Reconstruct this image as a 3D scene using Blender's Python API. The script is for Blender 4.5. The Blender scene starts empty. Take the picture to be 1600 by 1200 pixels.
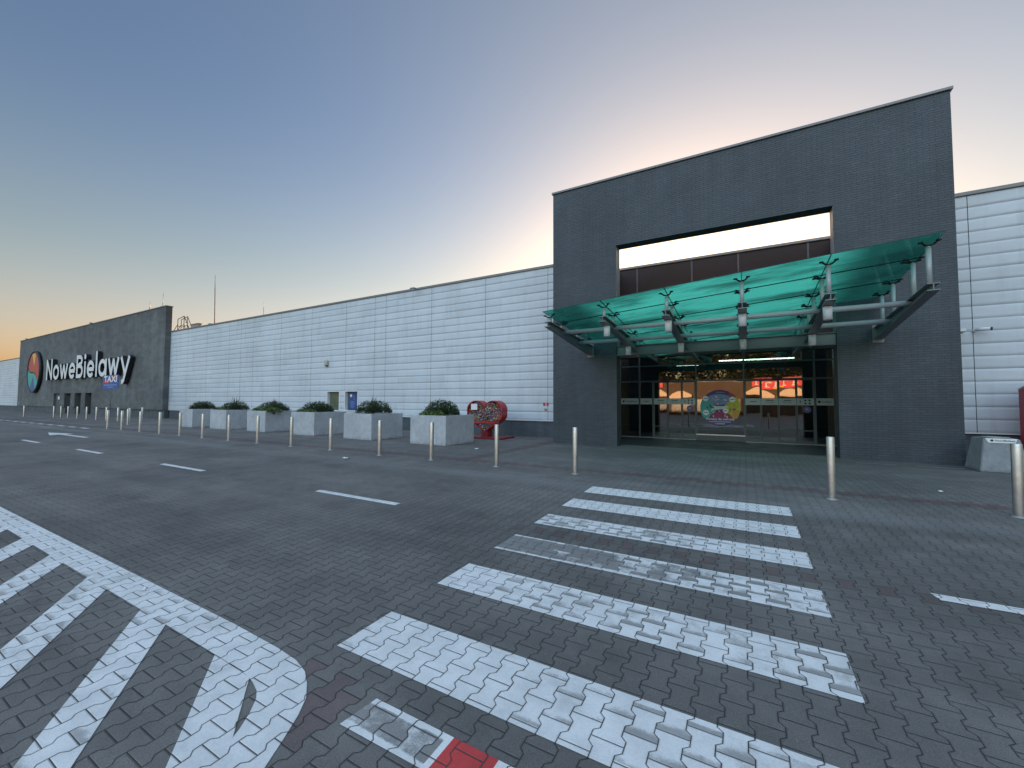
import bpy, bmesh, math, random
from mathutils import Vector, Matrix
R = math.radians
random.seed(7)
SC = bpy.context.scene
COL = SC.collection

# ------------------------------------------------------------------ helpers
def tag(o, label=None, cat=None, group=None, kind=None):
    if label: o['label'] = label
    if cat: o['category'] = cat
    if group: o['group'] = group
    if kind: o['kind'] = kind
    return o

def empty(name, loc=(0, 0, 0), label=None, cat=None, group=None, kind=None, rz=0):
    o = bpy.data.objects.new(name, None)
    o.empty_display_size = .2
    COL.objects.link(o)
    o.location = loc
    o.rotation_euler = (0, 0, rz)
    return tag(o, label, cat, group, kind)

def put(name, bm, mats, parent=None, smooth=False, loc=None):
    me = bpy.data.meshes.new(name)
    bm.normal_update()
    bm.to_mesh(me); bm.free()
    for m in (mats if isinstance(mats, (list, tuple)) else [mats]):
        me.materials.append(m)
    if smooth:
        for p in me.polygons: p.use_smooth = True
    o = bpy.data.objects.new(name, me)
    COL.objects.link(o)
    if parent: o.parent = parent
    if loc: o.location = loc
    return o

def copy_tree(o, parent=None):
    c = o.copy(); COL.objects.link(c); c.parent = parent
    for ch in list(o.children): copy_tree(ch, c)
    return c

def box(bm, x0, x1, y0, y1, z0, z1, mi=0, bev=0):
    vs = [bm.verts.new(p) for p in ((x0,y0,z0),(x1,y0,z0),(x1,y1,z0),(x0,y1,z0),(x0,y0,z1),(x1,y0,z1),(x1,y1,z1),(x0,y1,z1))]
    fs = [bm.faces.new([vs[i] for i in f]) for f in ((0,3,2,1),(4,5,6,7),(0,1,5,4),(1,2,6,5),(2,3,7,6),(3,0,4,7))]
    for f in fs: f.material_index = mi
    if bev:
        es = list({e for f in fs for e in f.edges})
        bmesh.ops.bevel(bm, geom=es, offset=bev, segments=2, profile=.6, affect='EDGES')
    return fs

def hexa(bm, bottom, top, mi=0):
    n = len(bottom)
    b = [bm.verts.new(p) for p in bottom]; t = [bm.verts.new(p) for p in top]
    fs = [bm.faces.new(b[::-1]), bm.faces.new(t)]
    for i in range(n):
        fs.append(bm.faces.new((b[i], b[(i+1) % n], t[(i+1) % n], t[i])))
    for f in fs: f.material_index = mi
    return fs

def tube(bm, p, q, r, n=12, r2=None, caps=True, mi=0):
    p, q = Vector(p), Vector(q); d = (q-p).normalized()
    a = d.orthogonal().normalized(); b = d.cross(a)
    r2 = r if r2 is None else r2
    A = [bm.verts.new(p+(a*math.cos(2*math.pi*i/n)+b*math.sin(2*math.pi*i/n))*r) for i in range(n)]
    B = [bm.verts.new(q+(a*math.cos(2*math.pi*i/n)+b*math.sin(2*math.pi*i/n))*r2) for i in range(n)]
    for i in range(n):
        f = bm.faces.new((A[i], A[(i+1) % n], B[(i+1) % n], B[i])); f.smooth = True; f.material_index = mi
    if caps:
        bm.faces.new(A[::-1]).material_index = mi; bm.faces.new(B).material_index = mi

def lathe(bm, prof, n=24, c=(0, 0, 0), mi=0):
    rings = []
    for r, z in prof:
        if r < 1e-6: rings.append([bm.verts.new((c[0], c[1], c[2]+z))])
        else: rings.append([bm.verts.new((c[0]+r*math.cos(2*math.pi*i/n), c[1]+r*math.sin(2*math.pi*i/n), c[2]+z)) for i in range(n)])
    for a, b in zip(rings, rings[1:]):
        for i in range(n):
            j = (i+1) % n
            if len(a) == 1 and len(b) == 1: continue
            if len(a) == 1: f = bm.faces.new((a[0], b[j], b[i])) if False else bm.faces.new((a[0], b[i], b[j]))
            elif len(b) == 1: f = bm.faces.new((a[i], a[j], b[0]))
            else: f = bm.faces.new((a[i], a[j], b[j], b[i]))
            f.smooth = True; f.material_index = mi
    bmesh.ops.recalc_face_normals(bm, faces=bm.faces[:])

def poly_xz(bm, pts, y, mi=0, thick=0):
    """flat polygon in a plane Y=const facing -Y, optionally with thickness behind it"""
    f = bm.faces.new([bm.verts.new((x, y, z)) for x, z in pts])
    f.normal_update()
    if f.normal.y > 0: f.normal_flip()
    f.material_index = mi
    if thick:
        r = bmesh.ops.extrude_face_region(bm, geom=[f])
        bmesh.ops.translate(bm, verts=[v for v in r['geom'] if isinstance(v, bmesh.types.BMVert)], vec=(0, -thick, 0))
        bmesh.ops.recalc_face_normals(bm, faces=bm.faces[:])

def text_bm(body, size, depth, bold=0., face_mi=0, side_mi=1):
    """lettering in the XZ plane facing -Y with its base line at z=0, left edge at x=0"""
    cu = bpy.data.curves.new('lettering', 'FONT'); cu.body = body; cu.size = size
    cu.extrude = depth/2; cu.offset = bold; cu.resolution_u = 6
    o = bpy.data.objects.new('lettering', cu); COL.objects.link(o)
    dg = bpy.context.evaluated_depsgraph_get(); dg.update()
    me = bpy.data.meshes.new_from_object(o.evaluated_get(dg))
    bm = bmesh.new(); bm.from_mesh(me)
    bpy.data.objects.remove(o); bpy.data.curves.remove(cu); bpy.data.meshes.remove(me)
    bmesh.ops.rotate(bm, verts=bm.verts, matrix=Matrix.Rotation(R(90), 3, 'X'))
    bm.normal_update()
    for f in bm.faces: f.material_index = face_mi if f.normal.y < -.7 else side_mi
    return bm

def extent(bm):
    return (min(v.co.x for v in bm.verts), max(v.co.x for v in bm.verts), min(v.co.z for v in bm.verts), max(v.co.z for v in bm.verts))

# ------------------------------------------------------------------ materials
def srgb(r, g, b):
    f = lambda c: (c/255/12.92) if c <= 10 else ((c/255+.055)/1.055)**2.4
    return (f(r), f(g), f(b), 1)

class NT:
    def __init__(s, name):
        s.m = bpy.data.materials.new(name); s.m.use_nodes = True
        s.t = s.m.node_tree; s.b = s.t.nodes['Principled BSDF']; s.out = s.t.nodes['Material Output']
    def n(s, typ, **kw):
        nd = s.t.nodes.new(typ)
        for k, v in kw.items(): setattr(nd, k, v)
        return nd
    def l(s, a, b): s.t.links.new(a, b)
    def math(s, op, a, b=None, clamp=False, c=None):
        nd = s.n('ShaderNodeMath', operation=op); nd.use_clamp = clamp
        for i, v in enumerate((a, b, c)):
            if v is None: continue
            if isinstance(v, (int, float)): nd.inputs[i].default_value = v
            else: s.l(v, nd.inputs[i])
        return nd.outputs[0]
    def ss(s, v, a, b, o0=0., o1=1.):
        nd = s.n('ShaderNodeMapRange', interpolation_type='SMOOTHSTEP')
        s.l(v, nd.inputs[0])
        for i, x in enumerate((a, b, o0, o1)): nd.inputs[i+1].default_value = x
        return nd.outputs[0]
    def noise(s, scale, detail=4, rough=.55, vec=None, stretch=None, out='Fac'):
        nd = s.n('ShaderNodeTexNoise'); nd.inputs['Scale'].default_value = scale
        nd.inputs['Detail'].default_value = detail; nd.inputs['Roughness'].default_value = rough
        v = vec or s.pos()
        if stretch:
            mp = s.n('ShaderNodeMapping'); mp.inputs['Scale'].default_value = stretch; s.l(v, mp.inputs[0]); v = mp.outputs[0]
        s.l(v, nd.inputs['Vector']); return nd.outputs[out]
    def pos(s):
        if not hasattr(s, '_p'): s._p = s.n('ShaderNodeNewGeometry').outputs['Position']
        return s._p
    def obj(s):
        if not hasattr(s, '_o'): s._o = s.n('ShaderNodeTexCoord').outputs['Object']
        return s._o
    def xyz(s, v=None):
        nd = s.n('ShaderNodeSeparateXYZ'); s.l(v or s.pos(), nd.inputs[0]); return nd.outputs
    def mix(s, f, a, b, mode='MIX'):
        nd = s.n('ShaderNodeMix', data_type='RGBA', blend_type=mode)
        for i, v in ((0, f), (6, a), (7, b)):
            if isinstance(v, (int, float)): nd.inputs[i].default_value = v
            elif isinstance(v, tuple): nd.inputs[i].default_value = v
            else: s.l(v, nd.inputs[i])
        return nd.outputs[2]
    def col(s, v):
        if isinstance(v, tuple): s.b.inputs['Base Color'].default_value = v
        else: s.l(v, s.b.inputs['Base Color'])
    def rough(s, v):
        if isinstance(v, (int, float)): s.b.inputs['Roughness'].default_value = v
        else: s.l(v, s.b.inputs['Roughness'])
    def bump(s, h, dist=.01, strength=1.):
        nd = s.n('ShaderNodeBump'); nd.inputs['Distance'].default_value = dist; nd.inputs['Strength'].default_value = strength
        s.l(h, nd.inputs['Height']); s.l(nd.outputs[0], s.b.inputs['Normal'])
    def scale_col(s, c, f):  # colour times a factor socket
        return s.mix(1., c, s.rgb(f), 'MULTIPLY')
    def rgb(s, f):
        nd = s.n('ShaderNodeCombineColor')
        for i in range(3): s.l(f, nd.inputs[i])
        return nd.outputs[0]

def lin(r, g, b): return (r, g, b, 1)

def plain(name, c, rough=.5, metal=0., var=.12, scale=6., spec=None, bump=0.):
    t = NT(name)
    n1 = t.noise(scale, 5, .6, vec=t.obj())
    f = t.ss(n1, .25, .75, 1-var, 1+var)
    t.col(t.scale_col(c, f)); t.rough(t.ss(n1, .3, .7, rough*.85, min(1, rough*1.15)))
    t.b.inputs['Metallic'].default_value = metal
    if spec is not None: t.b.inputs['Specular IOR Level'].default_value = spec
    if bump: t.bump(t.noise(scale*12, 4, .6, vec=t.obj()), bump)
    return t.m

PITCH, BLOCK, AMP = .14, .2, .0145
def pavers(t):
    """double-T interlocking concrete blocks: distance to the joints, straight-joint distance, block random and block centre"""
    x, y, z = t.xyz()
    fr = t.math('FRACT', t.math('DIVIDE', y, BLOCK))
    tri = t.math('SUBTRACT', 1., t.math('MULTIPLY', t.math('ABSOLUTE', t.math('SUBTRACT', fr, .5)), 4.))
    w = t.math('MAXIMUM', t.math('MINIMUM', t.math('MULTIPLY', tri, 4.), 1.), -1.)
    n = t.math('ROUND', t.math('DIVIDE', x, PITCH))
    odd_n = t.math('FLOORED_MODULO', n, 2.)
    sgn = t.math('SUBTRACT', 1., t.math('MULTIPLY', odd_n, 2.))
    line = t.math('ADD', t.math('MULTIPLY', n, PITCH), t.math('MULTIPLY', t.math('MULTIPLY', sgn, w), AMP))
    dx = t.math('SUBTRACT', x, line)
    dl = t.math('MULTIPLY', t.math('ABSOLUTE', dx), .92)
    col = t.math('ADD', t.math('SUBTRACT', n, 1.), t.math('GREATER_THAN', dx, 0.))
    oddc = t.math('FLOORED_MODULO', col, 2.)
    yy = t.math('SUBTRACT', t.math('DIVIDE', y, BLOCK), t.math('MULTIPLY', oddc, .5))
    ds = t.math('MULTIPLY', t.math('ABSOLUTE', t.math('SUBTRACT', yy, t.math('ROUND', yy))), BLOCK)
    row = t.math('FLOOR', yy)
    d = t.math('MINIMUM', dl, ds)
    cx = t.math('MULTIPLY', t.math('ADD', col, .5), PITCH)
    cy = t.math('MULTIPLY', t.math('ADD', t.math('ADD', row, .5), t.math('MULTIPLY', oddc, .5)), BLOCK)
    cv = t.n('ShaderNodeCombineXYZ'); t.l(col, cv.inputs[0]); t.l(row, cv.inputs[1])
    wn = t.n('ShaderNodeTexWhiteNoise', noise_dimensions='2D'); t.l(cv.outputs[0], wn.inputs['Vector'])
    return dict(d=d, ds=ds, rnd=wn.outputs['Value'], cx=cx, cy=cy, odd=oddc, x=x, y=y, fr=t.math('SUBTRACT', yy, row))

def band(t, v, a, b):
    return t.math('MULTIPLY', t.math('GREATER_THAN', v, a), t.math('LESS_THAN', v, b))

def paver_base(t, P, red):
    big = t.noise(.35, 5, .6); mid = t.noise(2.2, 5, .65); fine = t.noise(170., 3, .7)
    base = t.mix(P['rnd'], lin(.143, .133, .124), lin(.159, .148, .138))
    base = t.mix(red, base, t.mix(P['rnd'], lin(.122, .088, .084), lin(.145, .10, .094)))
    f = t.math('MULTIPLY', t.ss(big, .3, .7, .8, 1.2), t.ss(mid, .25, .75, .86, 1.14))
    f = t.math('MULTIPLY', f, t.ss(fine, .3, .7, .72, 1.28))
    lane = t.ss(t.noise(.9, 4, .6, stretch=(.07, 1.3, 1)), .35, .65, .9, 1.08)
    f = t.math('MULTIPLY', f, lane)
    oil = t.ss(t.noise(.55, 3, .5), .66, .74, 1., .74)
    f = t.math('MULTIPLY', f, oil)
    spots = t.ss(t.noise(38., 1, .4), .76, .79, 0., 1.)
    base = t.scale_col(base, f)
    stain = t.ss(t.noise(.9, 6, .7, stretch=(1, 1.6, 1)), .58, .72, 1., .72)
    base = t.scale_col(base, stain)
    base = t.mix(t.math('MULTIPLY', spots, .6), base, lin(.21, .21, .205))
    return base, fine

def paver_mat(name, zones, joint=.034, redness=.7):
    t = NT(name); P = pavers(t)
    red = None
    for (x0, x1, y0, y1, alt) in zones:
        m = t.math('MULTIPLY', band(t, P['cx'], x0, x1), band(t, P['cy'], y0, y1))
        if alt: m = t.math('MULTIPLY', m, P['odd'])
        red = m if red is None else t.math('MAXIMUM', red, m)
    base, fine = paver_base(t, P, t.math('MULTIPLY', red, redness))
    dust = t.math('MULTIPLY', t.ss(P['y'], 6.9, 7.45), t.ss(P['y'], 7.5, 8.0, 1., 0.))
    dust = t.math('MULTIPLY', dust, t.ss(t.noise(1.3, 5, .6, stretch=(.25, 1, 1)), .3, .65, .15, .75))
    base = t.mix(dust, base, lin(.2, .2, .196))
    jn = t.noise(3., 3, .6)
    jw = t.math('MULTIPLY_ADD', jn, .0026, c=.0011)
    jm = t.ss(t.math('DIVIDE', P['d'], jw), .75, 1.35)
    base = t.mix(jm, t.mix(t.math('MULTIPLY', dust, .8), lin(joint, joint, joint*1.05), lin(.16, .16, .155)), base)
    t.col(base); t.rough(.82); t.b.inputs['Specular IOR Level'].default_value = .35
    h = t.math('ADD', t.ss(P['d'], .001, .009), t.math('MULTIPLY', fine, .18))
    h = t.math('ADD', h, t.math('MULTIPLY', P['rnd'], .25))
    t.bump(h, .005)
    return t.m

def paint_mat(name, c, wear, y0=None, y1=None, dirty=.18, grad=None):
    """road paint over the same blocks; wear 0..1 bares the concrete, first along the block edges"""
    t = NT(name); P = pavers(t)
    zero = t.n('ShaderNodeValue'); zero.outputs[0].default_value = 0.
    base, fine = paver_base(t, P, zero.outputs[0])
    paint = t.scale_col(c, t.ss(t.noise(5., 5, .65), .25, .75, .88, 1.1))
    paint = t.scale_col(paint, t.ss(t.noise(90., 3, .7), .25, .6, .9, 1.03))
    paint = t.mix(t.ss(t.noise(1.6, 6, .7, stretch=(1, 2.2, 1)), .5, .75, 0., dirty*2), paint, lin(.24, .24, .235))
    n = t.math('ADD', t.math('MULTIPLY', t.noise(4.5, 5, .7), .75), t.math('MULTIPLY', t.noise(130., 4, .8), .35))
    big = t.noise(.75, 2, .5)
    n = t.math('ADD', n, t.math('MULTIPLY', t.math('SUBTRACT', big, .5), .7))
    edge = t.math('MULTIPLY', t.ss(P['fr'], .0, .42, .30, -.06), t.ss(t.noise(1.7, 3, .6), .35, .65, .25, 1.1))
    n = t.math('ADD', n, edge)
    n = t.math('ADD', n, t.math('MULTIPLY', t.math('SUBTRACT', P['rnd'], .5), .16))
    if y0 is not None:
        e = t.math('MINIMUM', t.math('SUBTRACT', P['y'], y0), t.math('SUBTRACT', y1, P['y']))
        n = t.math('SUBTRACT', n, t.ss(e, .02, .05, .42, 0.))
    if grad: n = t.math('ADD', n, t.ss(P['x'], grad[0], grad[1], grad[2], grad[3]))
    thr = 1.01-.58*wear
    bare = t.ss(n, thr-.12, thr+.12)
    bare = t.math('MULTIPLY', bare, min(.84, .48+wear*.45))
    colr = t.mix(bare, paint, base)
    jw = t.math('MULTIPLY_ADD', t.noise(3., 3, .6), .003, c=.0012)
    jm = t.ss(t.math('DIVIDE', P['d'], jw), .7, 1.25)
    t.col(t.mix(jm, lin(.05, .05, .052), colr)); t.rough(.7)
    h = t.math('ADD', t.ss(P['d'], .001, .008), t.math('MULTIPLY', fine, .12))
    t.bump(h, .004)
    return t.m

def brick_mat(name, c1, c2, mortar, bw, rh, ms=.006, offset=.5, bump=.004, rough=.6, streak=.2):
    t = NT(name)
    x, y, z = t.xyz()
    v = t.n('ShaderNodeCombineXYZ'); t.l(t.math('ADD', x, y), v.inputs[0]); t.l(z, v.inputs[1])
    br = t.n('ShaderNodeTexBrick'); br.offset = offset; br.squash = 1.
    t.l(v.outputs[0], br.inputs['Vector'])
    br.inputs['Color1'].default_value = c1; br.inputs['Color2'].default_value = c2; br.inputs['Mortar'].default_value = mortar
    br.inputs['Scale'].default_value = 1.; br.inputs['Mortar Size'].default_value = ms; br.inputs['Mortar Smooth'].default_value = .25
    br.inputs['Bias'].default_value = -.2; br.inputs['Brick Width'].default_value = bw; br.inputs['Row Height'].default_value = rh
    c = t.scale_col(br.outputs['Color'], t.ss(t.noise(.55, 6, .65), .28, .72, 1-streak, 1+streak))
    c = t.scale_col(c, t.ss(t.noise(1.1, 5, .7, stretch=(2.4, 2.4, .18)), .3, .7, 1-streak*.6, 1+streak*.6))
    c = t.scale_col(c, t.ss(t.noise(60., 3, .6), .3, .7, .88, 1.12))
    t.col(c); t.rough(rough)
    h = t.math('ADD', t.math('SUBTRACT', 1., br.outputs['Fac']), t.math('MULTIPLY', t.noise(45., 3, .6), .3))
    t.bump(h, bump)
    return t.m

def concrete_mat(name, c, scale=1.6):
    t = NT(name)
    n1 = t.noise(scale, 7, .66); n2 = t.noise(scale*5, 5, .6); n3 = t.noise(70., 3, .6)
    f = t.math('MULTIPLY', t.ss(n1, .3, .7, .88, 1.1), t.ss(n2, .3, .7, .92, 1.07))
    x, y, z = t.xyz(t.obj())
    drip = t.ss(t.noise(3.2, 5, .6, stretch=(3, 3, .22)), .52, .75, 1., .9)
    foot = t.ss(t.math('ADD', z, t.math('MULTIPLY', n2, .16)), .06, .2, .72, 1.)
    pores = t.ss(t.noise(26., 2, .4), .7, .76, 1., .7)
    f = t.math('MULTIPLY', t.math('MULTIPLY', f, drip), t.math('MULTIPLY', foot, pores))
    t.col(t.scale_col(c, f)); t.rough(.85)
    t.bump(t.math('ADD', n3, t.math('MULTIPLY', pores, .6)), .002)
    return t.m

def plaster_mat(name, c):
    t = NT(name)
    a = t.noise(.16, 7, .7, stretch=(1, 1, 1.5)); b = t.noise(1.0, 6, .65, stretch=(1, 1, 2.2)); d = t.noise(.5, 5, .6, stretch=(3, 3, .25))
    f = t.math('MULTIPLY', t.ss(a, .35, .65, .8, 1.22), t.ss(b, .3, .7, .82, 1.18))
    f = t.math('MULTIPLY', f, t.ss(d, .35, .65, .9, 1.1))
    t.col(t.scale_col(c, f)); t.rough(.85); t.bump(t.noise(30., 4, .6), .006)
    return t.m

def cladding_mat():
    t = NT('white_sheet_cladding')
    x, y, z = t.xyz()
    row = t.math('FLOOR', t.math('DIVIDE', t.math('SUBTRACT', z, .73), .3616))
    cell = t.math('FLOOR', t.math('DIVIDE', x, 3.35))
    v = t.n('ShaderNodeCombineXYZ'); t.l(row, v.inputs[0]); t.l(cell, v.inputs[1])
    wn = t.n('ShaderNodeTexWhiteNoise', noise_dimensions='2D'); t.l(v.outputs[0], wn.inputs['Vector'])
    f = t.math('MULTIPLY', t.ss(wn.outputs['Value'], 0., 1., .95, 1.03), t.ss(t.noise(.3, 5, .6), .3, .7, .93, 1.05))
    f = t.math('MULTIPLY', f, t.ss(t.noise(1.4, 6, .65, stretch=(2.5, 1, .3)), .45, .72, 1., .9))
    f = t.math('MULTIPLY', f, t.ss(t.noise(5., 4, .6, stretch=(.6, 1, 3)), .3, .7, .97, 1.02))
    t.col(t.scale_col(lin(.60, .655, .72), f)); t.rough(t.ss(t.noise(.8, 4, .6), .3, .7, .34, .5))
    t.bump(t.noise(1.7, 2, .5, stretch=(.5, 1, 1.6)), .012, .6)
    return t.m

def leaf_mat(name, a, b):
    t = NT(name)
    g = t.n('ShaderNodeNewGeometry')
    c = t.mix(g.outputs['Random Per Island'], a, b)
    c = t.scale_col(c, t.ss(t.noise(7., 3, .5, vec=t.obj()), .3, .7, .65, 1.3))
    t.col(c); t.rough(.55)
    return t.m

def door_glass_mat(name, refl=.24, tint=(.16, .19, .18, 1)):
    t = NT(name)
    gl = t.n('ShaderNodeBsdfGlossy'); gl.inputs['Roughness'].default_value = .012; gl.inputs['Color'].default_value = (.95, .93, .9, 1)
    tr = t.n('ShaderNodeBsdfTransparent'); tr.inputs['Color'].default_value = tint
    lw = t.n('ShaderNodeLayerWeight'); lw.inputs['Blend'].default_value = .35
    bp = t.n('ShaderNodeBump'); bp.inputs['Distance'].default_value = .0022; bp.inputs['Strength'].default_value = .6
    t.l(t.noise(1.15, 1, .4, stretch=(1.5, 1, 1)), bp.inputs['Height']); t.l(bp.outputs[0], gl.inputs['Normal'])
    mx = t.n('ShaderNodeMixShader')
    t.l(t.ss(lw.outputs['Fresnel'], 0., 1., refl, 1.), mx.inputs[0]); t.l(tr.outputs[0], mx.inputs[1]); t.l(gl.outputs[0], mx.inputs[2])
    t.l(mx.outputs[0], t.out.inputs['Surface'])
    return t.m

def canopy_glass_mat():
    t = NT('dusty_green_glass')
    tr = t.n('ShaderNodeBsdfTransparent'); tr.inputs['Color'].default_value = (.10, .42, .36, 1)
    tl = t.n('ShaderNodeBsdfTranslucent'); df = t.n('ShaderNodeBsdfDiffuse'); gl = t.n('ShaderNodeBsdfGlossy')
    gl.inputs['Roughness'].default_value = .06; gl.inputs['Color'].default_value = (.5, .8, .74, 1)
    sw = t.n('ShaderNodeMapping'); sw.inputs['Rotation'].default_value = (0, 0, R(18)); sw.inputs['Scale'].default_value = (.35, 1.25, 1)
    t.l(t.pos(), sw.inputs[0])
    warp = t.n('ShaderNodeTexNoise'); warp.inputs['Scale'].default_value = .7; warp.inputs['Detail'].default_value = 2
    t.l(t.pos(), warp.inputs['Vector'])
    ad = t.n('ShaderNodeMix', data_type='VECTOR'); ad.inputs[0].default_value = .35
    t.l(sw.outputs[0], ad.inputs[4]); t.l(warp.outputs['Color'], ad.inputs[5])
    dirt = t.n('ShaderNodeTexNoise'); dirt.inputs['Scale'].default_value = 1.15; dirt.inputs['Detail'].default_value = 5; dirt.inputs['Roughness'].default_value = .55
    t.l(ad.outputs[1], dirt.inputs['Vector'])
    streaks = t.noise(5., 4, .6, stretch=(.3, 2.5, 1))
    m = t.math('ADD', t.math('MULTIPLY', dirt.outputs['Fac'], .8), t.math('MULTIPLY', streaks, .2))
    k = t.ss(m, .38, .58, .28, .97)
    x_, y_, z_ = t.xyz()
    film = t.ss(t.math('ADD', t.math('ABSOLUTE', t.math('ADD', x_, .8)), t.math('MULTIPLY', dirt.outputs['Fac'], 1.6)), 3.0, 4.2, 1., .12)  # dust film thinned outwards, painting the shade of the end bays
    k = t.math('MULTIPLY', k, film)
    tl.inputs['Color'].default_value = (.24, .90, .62, 1); df.inputs['Color'].default_value = (.07, .30, .25, 1)
    a = t.n('ShaderNodeMixShader'); a.inputs[0].default_value = .08; t.l(tl.outputs[0], a.inputs[1]); t.l(df.outputs[0], a.inputs[2])
    b = t.n('ShaderNodeMixShader'); t.l(k, b.inputs[0]); t.l(tr.outputs[0], b.inputs[1]); t.l(a.outputs[0], b.inputs[2])
    lw = t.n('ShaderNodeFresnel'); lw.inputs['IOR'].default_value = 1.4
    t.l(b.outputs[0], t.out.inputs['Surface'])
    return t.m

def emit_mat(name, c, s):
    t = NT(name); t.b.inputs['Base Color'].default_value = c
    t.b.inputs['Emission Color'].default_value = c; t.b.inputs['Emission Strength'].default_value = s
    return t.m

M = {}
M['road'] = paver_mat('road_pavers', [(-2.27, -1.92, 1.3, 1.78, 0), (-2.62, -2.2, 1.6, 1.78, 0), (-2.6, 6., 4.6, 4.82, 1)])
M['pave'] = paver_mat('pavement_pavers', [(-60, 30, 8.82, 9.25, 0), (-6.75, -6.3, 9.2, 15., 0)], .055, 1.25)
M['clad'] = cladding_mat()
M['dark'] = plain('dark_backing_sheet', lin(.05, .055, .06), .7)  # plain dark sheet behind panel joints, door recesses and hall walls
M['tile'] = brick_mat('anthracite_split_tile', lin(.050, .063, .080), lin(.063, .078, .097), lin(.034, .043, .054), .25, .066, .006, .5, .004, .55, .16)
M['plinth'] = brick_mat('slate_plinth_brick', lin(.075, .094, .115), lin(.095, .115, .135), lin(.06, .072, .085), .25, .075, .006, .5, .003, .7, .2)
M['plaster'] = plaster_mat('mottled_grey_render', lin(.118, .126, .13))
M['coping'] = plain('coping_metal', lin(.20, .20, .21), .45, .3, .1)
M['copingpale'] = plain('pale_coping_metal', lin(.42, .42, .43), .4, .4, .08)
M['brown'] = plain('dark_brown_panels', lin(.055, .042, .045), .45, 0, .12, 1.2)
M['brownlight'] = plain('panel_joint_trim', lin(.22, .20, .20), .5)
M['concrete'] = concrete_mat('cast_concrete', lin(.45, .468, .50), 1.1)
M['bincon'] = concrete_mat('bin_concrete', lin(.27, .29, .31), 2.5)
M['steelpaint'] = plain('grey_painted_steel', lin(.20, .225, .24), .45, .1, .08, 3.)
M['tubepaint'] = plain('pale_painted_steel', lin(.42, .46, .48), .42, .1, .06, 3.)
M['lampwhite'] = plain('white_lamp_housing', lin(.68, .70, .72), .4, 0, .05)
M['black'] = plain('black_fitting', lin(.02, .021, .023), .45)
M['glassg'] = canopy_glass_mat()
def clear_glass():
    t = NT('green_float_glass')
    tr = t.n('ShaderNodeBsdfTransparent'); tr.inputs['Color'].default_value = (.62, .93, .88, 1)
    gl = t.n('ShaderNodeBsdfGlossy'); gl.inputs['Roughness'].default_value = .03; gl.inputs['Color'].default_value = (.6, .8, .77, 1)
    fr = t.n('ShaderNodeFresnel'); fr.inputs['IOR'].default_value = 1.45
    mx = t.n('ShaderNodeMixShader'); t.l(t.math('MULTIPLY', fr.outputs[0], .6), mx.inputs[0]); t.l(tr.outputs[0], mx.inputs[1]); t.l(gl.outputs[0], mx.inputs[2])
    t.l(mx.outputs[0], t.out.inputs['Surface']); return t.m
M['glassc'] = clear_glass()
M['glassedge'] = plain('dark_green_glass_edge', lin(.01, .05, .045), .7)
M['seal'] = plain('dark_silicone_seal', lin(.012, .03, .03), .6)
M['doorglass'] = door_glass_mat('coated_door_glass')
M['dimglass'] = door_glass_mat('greenish_window_glass', .18, (.25, .3, .26, 1))
M['alu'] = plain('grey_aluminium_frame', lin(.105, .12, .13), .5, .2, .06)
M['alupale'] = plain('bare_aluminium_rail', lin(.6, .6, .6), .35, .8, .05)
M['film'] = plain('olive_window_film', lin(.115, .14, .10), .22, 0, .25, 2.)
M['white'] = plain('white_paint', lin(.78, .79, .80), .5, 0, .04)
M['decal'] = plain('pale_door_sticker', lin(.5, .53, .55), .6, 0, .04)
M['ink'] = plain('dark_print', lin(.03, .035, .045), .6)
M['side'] = plain('letter_return_black', lin(.018, .02, .028), .5)
M['letter'] = plain('letter_face_white', lin(.74, .76, .78), .45, 0, .04)
M['soil'] = plain('potting_soil', lin(.035, .028, .022), .95, 0, .4, 30., bump=.02)
M['red'] = plain('red_coated_steel', lin(.42, .03, .042), .45, 0, .15, 4.)
M['reddark'] = plain('dark_red_coated_steel', lin(.22, .018, .026), .5, 0, .15, 4.)
M['rust'] = plain('brown_steel_rail', lin(.10, .07, .06), .6)
M['galv'] = plain('galvanised_steel', lin(.35, .36, .37), .5, .5, .12)
M['mast'] = plain('red_brown_mast', lin(.20, .10, .09), .6)
M['beige'] = plain('beige_plastic', lin(.50, .46, .40), .5)
M['blue'] = plain('taxi_sign_blue', lin(.02, .10, .38), .4, 0, .05)
M['navy'] = plain('poster_blue', lin(.03, .07, .24), .4, 0, .3, 3.)
M['skyblue'] = plain('poster_pale_blue', lin(.16, .28, .50), .4)
M['redink'] = plain('sign_red', lin(.55, .03, .05), .45)
M['kerb'] = concrete_mat('pale_drain_slab', lin(.36, .36, .35), 3.)
M['inside'] = plain('lobby_dark_wall', lin(.035, .045, .04), .6)
M['floor_in'] = plain('lobby_floor_tile', lin(.06, .055, .05), .35)
M['lamp'] = emit_mat('lobby_tube_light', (.75, 1., .82, 1), 7.)
M['paper'] = plain('white_paper', lin(.75, .76, .77), .8, 0, .05)
t = NT('brushed_stainless')
t.b.inputs['Metallic'].default_value = 1.; t.col(t.scale_col(lin(.66, .65, .63), t.ss(t.noise(4., 5, .65, vec=t.obj()), .3, .7, .8, 1.1)))
t.rough(t.ss(t.noise(14., 3, .6, vec=t.obj(), stretch=(1, 1, 8)), .3, .7, .3, .46)); M['steel'] = t.m

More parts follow.
